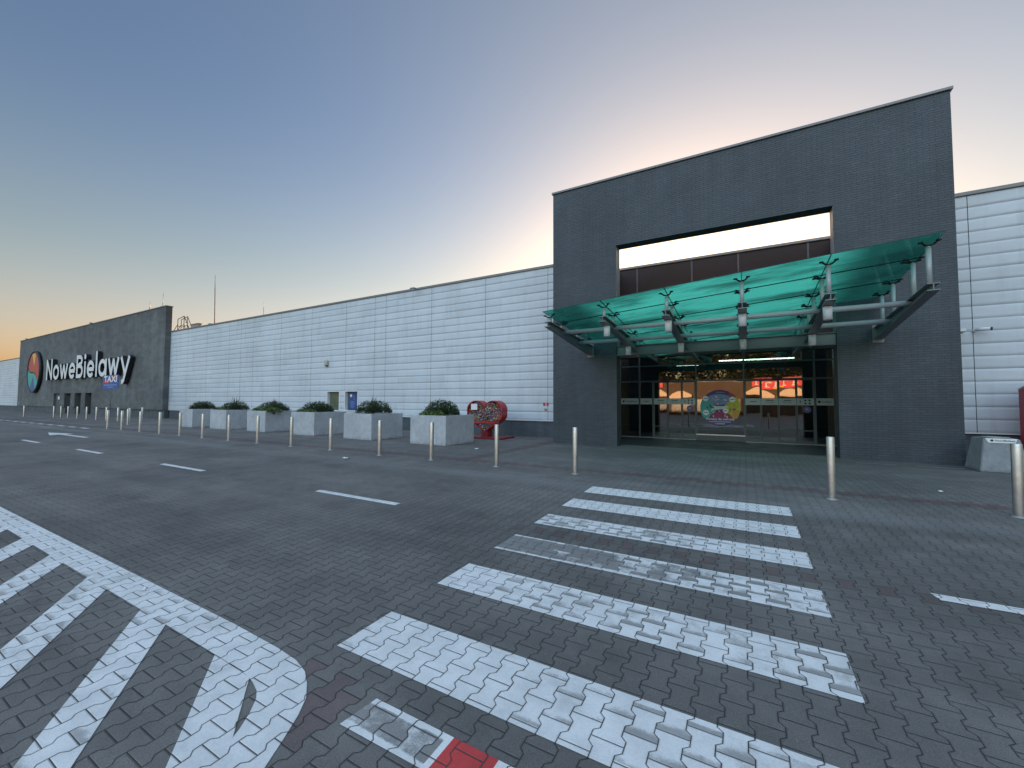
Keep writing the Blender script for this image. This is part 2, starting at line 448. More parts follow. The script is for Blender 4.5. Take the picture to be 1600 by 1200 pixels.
# ------------------------------------------------------------------ ground
SL = .02367            # the road falls away from the building
def rz(y): return SL*(max(min(y, 7.7), -12.)-8.41)
def sheet(xs, ys, zf, mat, name, parent=None):
    bm = bmesh.new()
    g = [[bm.verts.new((x, y, zf(y))) for x in xs] for y in ys]
    for j in range(len(ys)-1):
        for i in range(len(xs)-1):
            bm.faces.new((g[j][i], g[j][i+1], g[j+1][i+1], g[j+1][i]))
    return put(name, bm, mat, parent)
road = sheet((-420, -60, 0, 60, 420), (-420, -120, -60, -12, 0, 4, 7.66), rz, M['road'], 'road')
tag(road, kind='structure')
def pz(y): return -.006 if y < 7.75 else 0.
bm = bmesh.new()
ys = [(7.66, rz(7.66)), (7.664, -.006), (8.0, 0.), (30., 0.)]
for (ya, za), (yb, zb) in zip(ys, ys[1:]):
    bm.faces.new([bm.verts.new(p) for p in ((-420, ya, za), (420, ya, za), (420, yb, zb), (-420, yb, zb))])
bmesh.ops.remove_doubles(bm, verts=bm.verts, dist=1e-4)
pave = put('pavement', bm, M['pave']); tag(pave, kind='structure')

def painted(name, polys, mat, lift=.004, parent=road, zf=None):
    """thin painted sheet following the road"""
    zf = zf or rz
    bm = bmesh.new()
    for pts in polys:
        f = bm.faces.new([bm.verts.new((x, y, zf(y)+lift)) for x, y in pts])
        f.normal_update()
        if f.normal.z < 0: f.normal_flip()
    bmesh.ops.triangulate(bm, faces=[f for f in bm.faces if len(f.verts) > 4])
    return put(name, bm, mat, parent)

WHITE = lin(.72, .71, .695)
stripes = [(7.50, 7.00, .10), (6.505, 6.005, .14), (5.51, 5.04, .50), (4.53, 4.03, .93), (3.54, 3.035, .52), (2.475, 1.965, .36)]
for ya, yb, wr in stripes:
    painted('crossing_stripe', [[(-2.50, yb), (.555, yb), (.555, ya), (-2.50, ya)]], paint_mat('crossing_paint', WHITE, wr, yb, ya, grad={.93: (-.9, .1, .08, -.16), .50: (-1.2, .4, .1, -.12), .52: (-2.2, .3, -.05, .08), .36: (-2., .2, -.08, .14)}.get(wr)))
LINE = paint_mat('lane_paint', WHITE, .2)
for xa, xb in ((-6.83, -4.83), (-13.1, -10.97), (-19.3, -17.2), (-25.7, -23.5), (-31.9, -29.8), (-38.2, -36.1), (1.36, 3.4), (7.7, 9.8)):
    painted('lane_dash', [[(xa+.03, 4.80), (xb, 4.80), (xb, 4.93), (xa, 4.93)]], LINE)
for k in range(12):
    x0 = -49.3-k*2.2+9*2.02 if False else -32.35-k*1.97
    painted('edge_dash', [[(x0, 8.16), (x0+1.1, 8.16), (x0+1.1, 8.36), (x0, 8.36)]], LINE, parent=pave, zf=lambda y: .0)
painted('direction_arrow', [[(-29.7, 6.44), (-27.55, 6.02), (-27.55, 6.36), (-24.5, 6.36), (-24.5, 6.53), (-27.55, 6.53), (-27.55, 6.82)]], LINE)
# hatched area: rim and bars
rim_out = [(-14, 1.775), (-3.42, 1.765), (-2.84, 1.75), (-2.6, 1.73), (-2.45, 1.69), (-2.34, 1.63), (-2.23, 1.55), (-2.15, 1.45), (-2.07, 1.32), (-1.99, 1.18), (-1.88, .9), (-1.75, .45), (-1.6, -.2)]
rim_in = [(-14, 1.545), (-3.42, 1.505), (-2.98, 1.50), (-2.74, 1.492), (-2.64, 1.475), (-2.54, 1.445), (-2.475, 1.405), (-2.40, 1.33), (-2.33, 1.24), (-2.29, 1.17), (-2.19, .9), (-2.06, .45), (-1.9, -.2)]
polys = [[rim_out[i], rim_out[i+1], rim_in[i+1], rim_in[i]] for i in range(len(rim_out)-1)]
HATCH = paint_mat('hatching_paint', WHITE, .26, dirty=.2)
painted('hatched_marking', polys, HATCH)
# bar edges: upper end on the rim and the direction each edge runs towards the kerb
bars = [((-7.83, 1.54), (1.36, -.94), (-7.35, 1.53), (1.40, -1.05)),
        ((-6.73, 1.53), (1.36, -.93), (-6.27, 1.52), (1.36, -.97)),
        ((-5.57, 1.52), (1.38, -.93), (-5.07, 1.515), (1.38, -.96)),
        ((-4.34, 1.51), (1.34, -.93), (-3.88, 1.505), (1.30, -.92)),
        ((-3.14, 1.50), (1.26, -.93), (-2.70, 1.489), (1.30, -.96)),
        ((-9.0, 1.545), (1.36, -.94), (-8.53, 1.54), (1.36, -.94)),
        ((-10.2, 1.545), (1.36, -.94), (-9.7, 1.54), (1.36, -.94))]
for p, d, q, e in bars:
    T = 2.2
    pl = [p, q, (q[0]+e[0]*T, q[1]+e[1]*T), (p[0]+d[0]*T, p[1]+d[1]*T)]
    # keep the bar inside the rim
    def lim(a, v, over=0.):
        t = 0.
        while t < T:
            x, y = a[0]+v[0]*(t+.01), a[1]+v[1]*(t+.01)
            # inside if left of the inner rim at this y
            xi = None
            for r0, r1 in zip(rim_in[4:], rim_in[5:]):
                if r1[1] <= y <= r0[1]: xi = r0[0]+(r1[0]-r0[0])*(y-r0[1])/(r1[1]-r0[1])
            if xi is not None and x > xi+over: break
            t += .01
        return (a[0]+v[0]*t, a[1]+v[1]*t)
    pa, qa = lim(p, d), lim(q, e, .11 if p[0] > -3.2 else 0.)
    painted('hatched_bar', [[p, q, qa, pa]], HATCH, lift=.0045)
# worn stall marking: white, white edge, red, white
painted('stall_marking', [[(-1.90, 1.52), (-1.35, 1.53), (-1.35, 1.745), (-1.87, 1.745)]], paint_mat('worn_stall_paint', WHITE, 1.08, 1.52, 1.745))
painted('stall_edge', [[(-1.35, 1.30), (-1.315, 1.30), (-1.315, 1.745), (-1.35, 1.745)]], LINE)
painted('stall_marking', [[(-1.315, 1.25), (-1.05, 1.25), (-1.05, 1.745), (-1.315, 1.745)]], paint_mat('red_stall_paint', lin(.52, .05, .05), .06, dirty=.03))
painted('stall_edge', [[(-1.05, 1.25), (-.8, 1.25), (-.8, 1.745), (-1.05, 1.745)]], LINE)
for xa, xb, y0 in ((-6.05, -5.22, 13.63), (-4.92, -4.05, 13.56), (2.5, 3.3, 13.82), (3.66, 4.55, 13.86)):
    painted('drain_slab', [[(xa, y0), (xb, y0), (xb, y0+.09), (xa, y0+.09)]], M['kerb'], parent=pave, zf=lambda y: 0.)

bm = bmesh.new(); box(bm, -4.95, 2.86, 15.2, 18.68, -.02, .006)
put('entrance_shade_slab', bm, plain('painted_entrance_shade', lin(.035, .037, .04), .6, 0, .25, 1.5), pave)  # near-black slab painting the shade onto the recess floor
# ------------------------------------------------------------------ retail hall
YW, Z0, Z1, ROWS = 16.72, .73, 7.60, 19
RH = (Z1-Z0)/ROWS
hall = empty('retail_hall', (0, YW, 0), 'long low retail hall clad in white horizontal metal panels over a slate plinth', 'building')
def H(name, bm, m, smooth=False):
    o = put(name, bm, m, hall, smooth); o.location = (0, -YW, 0); return o
PROF = [(.011, 0.), (.011, .008), (.004, .013), (.0012, .09), (.0, .18), (.0014, .28), (.0038, .353), (.008, RH)]
def clad(bm, x0, x1, seams, holes=(), gap=.016):
    xs = [x0]+sorted(s for s in seams if x0 < s < x1)+[x1]
    segs = []
    for a, b in zip(xs, xs[1:]):
        segs.append((a+(gap/2 if a != x0 else 0), b-(gap/2 if b != x1 else 0)))
    for r in range(ROWS):
        zb = Z0+r*RH
        for a, b in segs:
            parts = [(a, b)]
            for hx0, hx1, hz in holes:
                if zb < hz-.01:
                    new = []
                    for p, q in parts:
                        if hx1 <= p or hx0 >= q: new.append((p, q)); continue
                        if p < hx0: new.append((p, hx0))
                        if q > hx1: new.append((hx1, q))
                    parts = new
            for p, q in parts:
                L = [bm.verts.new((p, YW+dy, zb+dz)) for dy, dz in PROF]
                Q = [bm.verts.new((q, YW+dy, zb+dz)) for dy, dz in PROF]
                for i in range(len(PROF)-1):
                    f = bm.faces.new((L[i], Q[i], Q[i+1], L[i+1])); f.smooth = True
SEAMS = [-41.04, -37.84, -34.48, -32.80, -31.14, -27.76, -24.41, -21.09, -18.61, -17.72, -14.37, -10.96, -7.62]
WIN = [(-22.74, -21.56), (-21.10, -19.92)]
WZ0, WZ1 = 1.0, Z0+4*RH
sections = [(-260., -89.6), (-44.3, -5.05), (2.95, 60.)]
for i, (a, b) in enumerate(sections):
    bm = bmesh.new()
    sm = SEAMS if i == 1 else [a+3.35*k for k in range(1, 60)] if i == 0 else [5.735+3.35*k for k in range(0, 20)]
    clad(bm, a, b, sm, [(w[0], w[1], WZ1) for w in WIN] if i == 1 else ())
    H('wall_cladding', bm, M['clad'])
    bm = bmesh.new(); xs = [a]
    if i == 1:
        for w in WIN: xs += [w[0], w[1]]
    xs.append(b)
    for k in range(0, len(xs), 2): box(bm, xs[k], xs[k+1], YW+.046, YW+.25, Z0, Z1)
    if i == 1:
        for w in WIN: box(bm, w[0], w[1], YW+.046, YW+.25, WZ1, Z1); box(bm, w[0], w[1], YW+.046, YW+.25, Z0, WZ0-.06)
    H('backing_wall', bm, M['dark'])
    bm = bmesh.new(); box(bm, a+.03, b-.03, YW+.06, YW+.26, -.3, Z0-.035); H('plinth', bm, M['plinth'])
    bm = bmesh.new(); box(bm, a+.01, b-.01, YW-.012, YW+.05, Z0-.03, Z0-.001); H('base_trim', bm, M['white'])
    bm = bmesh.new(); box(bm, a-.02, b+.02, YW-.05, YW+.4, Z1+.005, Z1+.115, bev=.012); H('coping', bm, M['coping'])
for w in WIN:
    bm = bmesh.new()
    x0, x1 = w
    for q in ((x0, x0+.045, WZ0, WZ1), (x1-.045, x1, WZ0, WZ1), (x0+.045, x1-.045, WZ1-.045, WZ1)):
        box(bm, q[0], q[1], YW-.006, YW+.24, q[2], q[3])
    f = H('window', bm, M['white'])
    bm = bmesh.new(); box(bm, x0, x1, YW-.05, YW+.26, WZ0-.05, WZ0-.002)
    put('sill', bm, M['white'], f)
    bm = bmesh.new(); box(bm, x0, x1, YW-.002, YW+.04, Z0, WZ0-.052)
    put('apron_panel', bm, M['clad'], f)
    bm = bmesh.new(); box(bm, x0+.045, x1-.045, YW+.2, YW+.22, WZ0, WZ1-.045)
    put('pane', bm, M['film'], f)
    bm = bmesh.new(); box(bm, x0-.1, x1+.1, YW+.252, YW+.272, WZ0-.2, WZ1+.1)
    put('blind', bm, plain('pale_green_blind', lin(.16, .19, .13), .8), f)
# blue poster in the second window
bm = bmesh.new(); x0, x1 = WIN[1]
box(bm, x0+.16, x1-.05, YW+.185, YW+.195, WZ0+.03, WZ1-.07)
o = put('window_poster', bm, M['navy'])
tag(o, 'dark blue poster with pale lettering stuck inside the wall window behind the planters', 'poster')
bm = bmesh.new()
lathe(bm, [(.0, 0), (.10, 0), (.10, .004), (0, .004)], 20)
bmesh.ops.rotate(bm, verts=bm.verts, matrix=Matrix.Rotation(R(90), 3, 'X'))
bmesh.ops.translate(bm, verts=bm.verts, vec=(x0+.36, YW+.183, WZ1-.3))
put('emblem', bm, M['white'], o)
bm = bmesh.new()
for k in range(5): box(bm, x0+.55, x0+.55+.2*random.uniform(.5, 1), YW+.18, YW+.183, WZ1-.28-.06*k, WZ1-.255-.06*k)
for k in range(6): box(bm, x0+.3, x0+.3+.6*random.uniform(.5, 1), YW+.18, YW+.183, WZ1-.65-.07*k, WZ1-.62-.07*k)
put('print', bm, M['skyblue'], o)
# recess behind the portal, its side walls, brown upper wall, roof, lobby
YG = 18.85
for x in (-5.25, 2.9):
    bm = bmesh.new(); box(bm, x, x+.25, YW+.27, YG+.3, -.3, Z1); H('recess_wall', bm, M['inside'])
bm = bmesh.new(); box(bm, -260, 60, 70.01, 70.3, -.3, Z1-.1); H('rear_wall', bm, M['dark'])
for x in (-260.3, 60.0):
    bm = bmesh.new(); box(bm, x, x+.29, YW+.3, 70.3, -.3, Z1-.1); H('end_wall', bm, M['dark'])
bm = bmesh.new(); box(bm, -5.0, 2.9, YG-.1, YG+.3, 3.56, Z1); H('upper_wall', bm, M['brown'])
for x in (-4.13, -1.86, -.13, 2.17):
    bm = bmesh.new(); box(bm, x-.03, x+.03, YG-.118, YG-.103, 3.6, Z1-.02); H('panel_joint', bm, M['brownlight'])
bm = bmesh.new(); box(bm, -5.3, 3.2, YG-.16, YG+.4, Z1+.005, Z1+.11, bev=.012); H('coping', bm, M['copingpale'])
bm = bmesh.new()
box(bm, -260, -5.3, YW+.42, 70, Z1-.3, Z1-.1); box(bm, -5.29, 3.19, YG+.42, 70, Z1-.3, Z1-.1); box(bm, 3.2, 60, YW+.42, 70, Z1-.3, Z1-.1)
H('roof', bm, M['coping'])
bm = bmesh.new()
box(bm, -8, 6, 30, 30.2, 0, 4.2); box(bm, -8.2, -8, 19.2, 30, 0, 4.2); box(bm, 6, 6.2, 19.2, 30, 0, 4.2); box(bm, -8.2, 6.2, 19.2, 30.2, 4.2, 4.3)
box(bm, -8, -5, 19.16, 19.19, 0, 4.2); box(bm, 2.9, 6, 19.16, 19.19, 0, 4.2)
H('lobby_wall', bm, M['inside'])
bm = bmesh.new(); box(bm, -7.9, 5.9, YG+.1, 29.9, .004, .02); H('lobby_floor', bm, M['floor_in'])
# fittings inside the lobby
for i, (x, y, w) in enumerate(((-1.2, 24.5, 3.4), (-3.6, 26.5, 1.3), (1.9, 26, 1.2))):
    e = empty('strip_light', (x, y, 3.78), ['long greenish tube light on the lobby ceiling behind the central glass',
        'short tube light on the lobby ceiling behind the doors nearest the planters', 'short tube light on the lobby ceiling behind the doors nearest the litter bin'][i], 'lamp', 'tube lights in the lobby')
    bm = bmesh.new(); box(bm, 0, w, -.06, .06, .03, .42); put('housing', bm, M['galv'], e)
    bm = bmesh.new(); box(bm, .03, w-.03, -.045, .045, -.02, .028); put('tube', bm, M['lamp'], e)

# ------------------------------------------------------------------ grey rendered block with the big sign
YB = 16.3
blk = empty('rendered_block', (-67, YB, 0), 'tall mottled dark grey rendered wall block carrying the large illuminated name sign', 'building')
def B(name, bm, m): o = put(name, bm, m, blk); o.location = (67, -YB, 0); return o
BX0, BX1, BZ = -89.6, -44.25, 9.85
DOORS = [(-73.8, -71.5, 'leaf'), (-69.85, -67.6, ''), (-66.35, -64.2, ''), (-63.05, -61.1, '')]
bm = bmesh.new()
xs = [BX0]+[v for d in DOORS for v in d[:2]]+[BX1]
for k in range(0, len(xs), 2): box(bm, xs[k], xs[k+1], YB, YB+.45, .72, 2.34)
box(bm, BX0, BX1, YB, YB+.45, 2.34, BZ)
bmesh.ops.remove_doubles(bm, verts=bm.verts, dist=1e-4)
B('wall', bm, M['plaster'])
bm = bmesh.new()
for k in range(0, len(xs), 2): box(bm, xs[k]+.01, xs[k+1]-.01, YB+.12, YB+.44, -.3, .715)
B('plinth', bm, M['plinth'])
for d in DOORS:
    bm = bmesh.new(); box(bm, d[0]-.2, d[1]+.2, YB+.452, YB+.5, -.3, 2.5); B('recess_back', bm, M['dark'])
bm = bmesh.new(); box(bm, BX0-.04, BX1+.04, YB-.05, YB+.5, BZ+.004, BZ+.09, bev=.01); B('coping', bm, M['coping'])
for x0, x1, k in DOORS:
    bm = bmesh.new()
    if k: box(bm, x0+.02, x1-.02, YB+.2, YB+.25, .0, 2.32)
    else: box(bm, x0+.5, x1-.02, YB+.36, YB+.41, .0, 2.32)
    d = B('door', bm, plain('grey_door_leaf', lin(.085, .10, .11), .5))
    bm = bmesh.new(); box(bm, x1-.35, x1-.3, YB+(.14 if k else .3), YB+(.197 if k else .357), 1.0, 1.25); put('handle', bm, M['galv'], d)
    if k:
        bm = bmesh.new(); box(bm, x0+.85, x0+1.4, YB+.19, YB+.198, 1.62, 1.98); put('notice', bm, M['paper'], d)
# name sign
sign = empty('name_sign', (-77, YB, 3.97), 'huge white three-dimensional letters reading NoweBielawy on the grey wall', 'sign')
GL = 'N o w e B i e l a w y'.split()
widths_x = None
def letter_strokes(ch):
    """monoline geometric lettering, unit = cap height 1; list of closed outlines / strokes"""
    xh = .70; r = xh/2
    def arc(cx, cy, rx, ry, a0, a1, n=22): return [(cx+rx*math.cos(R(a0+(a1-a0)*i/n)), cy+ry*math.sin(R(a0+(a1-a0)*i/n))) for i in range(n+1)]
    s = .165; h = s/2
    if ch == 'N': return .74, [[(h, 0), (h, 1)], [(h+.01, .93), (.74-h-.01, .07)], [(.74-h, 0), (.74-h, 1)]]
    if ch == 'o': return .70, [arc(.35, r, .35-h, r-h+.01, 0, 360)]
    if ch == 'w': return .90, [[(.06, xh), (.27, .03)], [(.27, .03), (.45, xh-.04)], [(.45, xh-.04), (.63, .03)], [(.63, .03), (.84, xh)]]
    if ch == 'e': return .68, [arc(.34, r, .34-h, r-h+.01, 0, 318), [(h, r-.01), (.68-h*.6, r-.01)]]
    if ch == 'B': return .66, [[(h, 0), (h, 1)], [(h, 1-h), (.34, 1-h)]+arc(.34, .76-.005, .2, .24-h, 90, -90, 14)+[(h, .52)], [(h, .52), (.38, .52)]+arc(.38, .30, .21, .30-h, 90, -90, 14)[1:]+[(h, h)]]
    if ch == 'i': return .22, [[(.11, 0), (.11, xh)]]
    if ch == 'l': return .20, [[(.10, 0), (.10, 1.06)]]
    if ch == 'a': return .72, [arc(.34, r, .34-h, r-h+.01, 0, 360), [(.72-h, 0), (.72-h, xh)]]
    if ch == 'y': return .72, [[(.06, xh), (.36, .05)], [(.66, xh), (.36, .0), (.28, -.19), (.22, -.25), (.12, -.265)]]
    return .3, []
CAPH, SX = 2.53, 1.0
def stroke_prism(bm, pts, w, y0, y1, closed, mi_face, mi_side):
    n = len(pts)
    V = [Vector((p[0], p[1])) for p in pts]
    off = []
    for i in range(n):
        if closed: a, b = V[(i-1) % n], V[(i+1) % n]
        else: a, b = V[max(i-1, 0)], V[min(i+1, n-1)]
        if not closed and 0 < i < n-1:
            d1 = (V[i]-V[i-1]).normalized(); d2 = (V[i+1]-V[i]).normalized(); d = (d1+d2).normalized()
            k = 1/max(.5, d.dot(d1))
        else: d = (b-a).normalized(); k = 1.
        nrm = Vector((-d.y, d.x))*w/2*k
        off.append((V[i]+nrm, V[i]-nrm))
    rng = range(n) if closed else range(n-1)
    vt = [[bm.verts.new((q.x, y, q.y)) for q in pr for y in (y0, y1)] for pr in off]  # [L f, L b, R f, R b]
    for i in rng:
        A, Bq = vt[i], vt[(i+1) % n]
        for idx, mi in (((A[0], A[2], Bq[2], Bq[0]), mi_face), ((A[1], Bq[1], Bq[3], A[3]), mi_side), ((A[0], Bq[0], Bq[1], A[1]), mi_side), ((A[2], A[3], Bq[3], Bq[2]), mi_side)):
            f = bm.faces.new(idx); f.material_index = mi
    if not closed:
        for e in (0, n-1):
            A = vt[e]; f = bm.faces.new((A[0], A[1], A[3], A[2])); f.material_index = mi_side
tot = sum(letter_strokes(c)[0] for c in GL)+.075*(len(GL)-1)
SX = (75.2-50.15)/CAPH/tot
cx = -75.2
for c in GL:
    wdt, st = letter_strokes(c)
    bm = bmesh.new()
    for k, s in enumerate(st):
        closed = len(s) > 3 and abs(s[0][0]-s[-1][0]) < 1e-6 and abs(s[0][1]-s[-1][1]) < 1e-6
        pts = [(x*CAPH*SX, z*CAPH) for x, z in (s[:-1] if closed else s)]
        stroke_prism(bm, pts, .165*CAPH, -.42-.004*k, -.08+.003*k, closed, 0, 1)
    if c == 'i':
        bmc = [(.11*CAPH*SX+.30*math.cos(2*math.pi*i/20), .90*CAPH+.30*math.sin(2*math.pi*i/20)) for i in range(20)]
        vf = [bm.verts.new((x, -.42, z)) for x, z in bmc]; vb = [bm.verts.new((x, -.08, z)) for x, z in bmc]
        bm.faces.new(vf).material_index = 0; bm.faces.new(vb[::-1]).material_index = 1
        for i in range(20): bm.faces.new((vf[i], vf[(i+1) % 20], vb[(i+1) % 20], vb[i])).material_index = 1
    bmesh.ops.recalc_face_normals(bm, faces=bm.faces[:])
    o = put('letter', bm, [M['letter'], M['side']], sign); o.location = (cx+77, 0, 0)
    bm = bmesh.new()
    tube(bm, (wdt*CAPH*SX/2, -.09, .35), (wdt*CAPH*SX/2, -.003, .35), .05)
    put('fixing', bm, M['black'], o)
    cx += (wdt+.075)*CAPH*SX
# round emblem
emb = empty('round_emblem', (-81.1, YB, 5.22), 'round red, yellow, teal and blue swirl emblem in a black rim beside the large letters', 'sign')
ER = 2.74
bm = bmesh.new(); lathe(bm, [(0, .06), (ER, .06), (ER, .34), (ER-.14, .38), (ER-.16, .30), (0, .30)], 64)
bmesh.ops.rotate(bm, verts=bm.verts, matrix=Matrix.Rotation(R(90), 3, 'X')); put('rim', bm, M['side'], emb)
IR = ER-.2
def circ(a0, a1, n=30, r=IR): return [(r*math.cos(R(a0+(a1-a0)*i/n)), r*math.sin(R(a0+(a1-a0)*i/n))) for i in range(n+1)]
def bez(p0, p1, p2, p3, n=16): return [tuple((1-t)**3*a+3*(1-t)**2*t*b+3*(1-t)*t*t*c+t**3*d for a, b, c, d in zip(p0, p1, p2, p3)) for t in (i/n for i in range(n+1))]
def eflat(name, pts, c, y):
    bm = bmesh.new(); poly_xz(bm, pts, y)
    bmesh.ops.triangulate(bm, faces=bm.faces[:]); put(name, bm, plain('emblem_'+name, c, .4, 0, .05), emb)
pL, pR = circ(168, 168, 1)[0], circ(-38, -38, 1)[0]
S = bez(pL, (-1.1, -.9), (.6, .9), pR)
eflat('red_field', circ(-34, 164)+[(x, z+.12) for x, z in S[1:-1]], lin(.46, .085, .085), -.304)
eflat('teal_field', circ(172, 318)[:]+[(x, z-.06) for x, z in S[::-1][1:-1]], lin(.04, .38, .36), -.304)
eflat('yellow_flame', [(-.85, 2.28), (-.2, 2.44), (.75, 2.3), (.55, 1.6), (.35, .9), (.1, .9), (-.35, 1.5)], lin(.72, .42, .12), -.309)
eflat('blue_wave', circ(236, 292, 14)+[(.55, -1.75), (.2, -1.0), (-.1, -.62), (-.5, -1.0), (-.95, -1.6)], lin(.06, .12, .34), -.309)

# ------------------------------------------------------------------ entrance portal
YT, TH = 14.54, .5
portal = empty('entrance_portal', (-.8, YT, 0), 'tall free-standing dark tiled portal frame with a sky-filled opening above the entrance', 'building')
def Pt(name, bm, m): o = put(name, bm, m, portal); o.location = (.8, -YT, 0); return o
bm = bmesh.new()
out = [(-6.40, -.3), (-3.95, -.3), (-3.95, 7.2), (2.29, 7.2), (2.29, -.3), (4.77, -.3), (4.77, 9.66), (-6.40, 9.66)]
vf = [bm.verts.new((x, YT, z)) for x, z in out]; vb = [bm.verts.new((x, YT+TH, z)) for x, z in out]
for q in ((0, 1, 2, 7), (2, 3, 6, 7), (3, 4, 5, 6)):
    bm.faces.new([vf[i] for i in q]); bm.faces.new([vb[i] for i in q[::-1]])
for i in range(8): bm.faces.new((vf[i], vf[(i+1) % 8], vb[(i+1) % 8], vb[i]))
bmesh.ops.recalc_face_normals(bm, faces=bm.faces[:])
Pt('wall', bm, M['tile'])
for xa, xb in ((-3.949, -3.941), (2.281, 2.289)):
    bm = bmesh.new(); box(bm, xa, xb, YT+.02, YT+TH-.02, 3.58, 7.195); Pt('reveal', bm, plain('reveal_sheet', lin(.26, .25, .25), .5, 0, .3, 1.5))
bm = bmesh.new(); box(bm, -6.45, 4.82, YT-.05, YT+TH+.05, 9.664, 9.74, bev=.012); Pt('coping', bm, M['coping'])
# small fittings on top: lightning wire stubs
bm = bmesh.new()
for k in range(14): tube(bm, (-6.2+k*.83, YT+.25, 9.75), (-6.2+k*.83, YT+.25, 9.83), .012, 6)
tube(bm, (-6.3, YT+.25, 9.83), (4.7, YT+.25, 9.83), .006, 6)
Pt('lightning_wire', bm, M['galv'])

# ------------------------------------------------------------------ canopy
can = empty('glass_canopy', (-.8, YT, 3.4), 'tilted green glass canopy on grey steel beams over the shopping entrance', 'canopy')
def C(name, bm, m, par=None, smooth=False):
    o = put(name, bm, m, par or can)
    if par is None: o.location = (.8, -YT, -3.4)
    return o
BEAM = [-4.9, -3.29, -1.68, -.013, 1.61, 3.18]
YF = 10.72
def btop(y): return 3.86-.066*(y-YF)
def bbot(y): return 3.715-.1135*(y-YF)
def gz(x, y): return 4.107+.0784*(x+4.905)-.08*(y-10.5)
def ibeam(bm, x, ya, yb, ta, tb, ba, bb, fw=.19, ft=.016, wt=.014):
    h = fw/2
    def bar(x0, x1, a0, a1, b0, b1): # z range a at ya, b at yb
        hexa(bm, [(x0, ya, a0), (x1, ya, a0), (x1, yb, b0), (x0, yb, b0)], [(x0, ya, a1), (x1, ya, a1), (x1, yb, b1), (x0, yb, b1)])
    bar(x-h, x+h, ta-ft, ta, tb-ft, tb); bar(x-h, x+h, ba, ba+ft, bb, bb+ft); bar(x-wt/2, x+wt/2, ba+ft, ta-ft, bb+ft, tb-ft)
for i, x in enumerate(BEAM):
    bm = bmesh.new(); yb = YT-.012 if i in (0, 5) else YT-.004
    ibeam(bm, x, YF, yb, btop(YF), btop(yb), bbot(YF), bbot(yb))
    if i in (0, 5): box(bm, x-.12, x+.12, YT-.012, YT-.001, 3.2, 3.68)
    C('beam', bm, M['steelpaint'])
    if 0 < i < 5:
        bm = bmesh.new(); ibeam(bm, x, YT+.2, YG-.12, 3.56, 3.50, 3.36, 3.30, .12); C('rear_beam', bm, M['steelpaint'])
        for y in (11.15, 13.55):
            bm = bmesh.new()
            lathe(bm, [(0, .0), (.07, .0), (.078, -.012), (.086, -.012), (.086, .27), (.06, .285), (0, .285)], 20, (x, y, bbot(y)-.285))
            dl = C('downlight', bm, M['lampwhite'])
            bm = bmesh.new(); box(bm, x-.06, x+.06, y-.04, y+.04, bbot(y)-.012, bbot(y)+.008); put('bracket', bm, M['black'], dl)
# header between the piers
bm = bmesh.new()
box(bm, -3.945, 2.285, YT-.0, YT+.2, 3.56-.016, 3.56); box(bm, -3.945, 2.285, YT+.0, YT+.2, 3.21, 3.226); box(bm, -3.945, 2.285, YT+.09, YT+.11, 3.226, 3.544)
for x in BEAM[1:5]: box(bm, x-.008, x+.008, YT+.001, YT+.089, 3.227, 3.543)
C('header_beam', bm, M['steelpaint'])
for y, z in ((11.85, 3.71), (13.18, 3.555)):
    bm = bmesh.new(); tube(bm, (BEAM[0], y, z), (BEAM[-1], y, z), .062, 20); C('tie_tube', bm, M['tubepaint'])
ROWY = [10.92, 11.78, 13.15, 14.08]
REAR = [15.3, 16.6, 17.9]
def spider(bm, x, y, z, dirs, th=0.):
    tube(bm, (x, y, z-.05), (x, y, z-.02), .03, 12)
    for sx, sy in dirs:
        a = Vector((x, y, z-.035)); m_ = Vector((x+sx*.07, y+sy*.055, z-.02)); e = Vector((x+sx*.13, y+sy*.09, z+.03))
        tube(bm, a, m_, .021, 8); tube(bm, m_, e, .018, 8)
        gzz = gz(e.x, e.y)
        tube(bm, e, (e.x, e.y, gzz-.006), .018, 8); tube(bm, (e.x, e.y, gzz-.03), (e.x, e.y, gzz-.005), .042, 14)
for i, x in enumerate(BEAM):
    rows = ROWY+(REAR if 0 < i < 5 else [])
    for j, y in enumerate(rows):
        base = btop(y) if y < YT else 3.55
        top = gz(x, y)-.11
        bm = bmesh.new(); tube(bm, (x, y, base-.002), (x, y, max(top, base+.02)), .045, 16)
        tube(bm, (x, y, max(top, base+.02)-.002), (x, y, max(top, base+.02)+.03), .05, 16, .035)
        p = C('post', bm, M['tubepaint'])
        sxs = (-1, 1)
        sys_ = (-1,) if j == 0 else (-1, 1)
        bm = bmesh.new()
        spider(bm, x, y, max(top, base+.02)+.075, [(sx, sy) for sx in sxs for sy in sys_])
        put('spider_fitting', bm, M['black'], p)
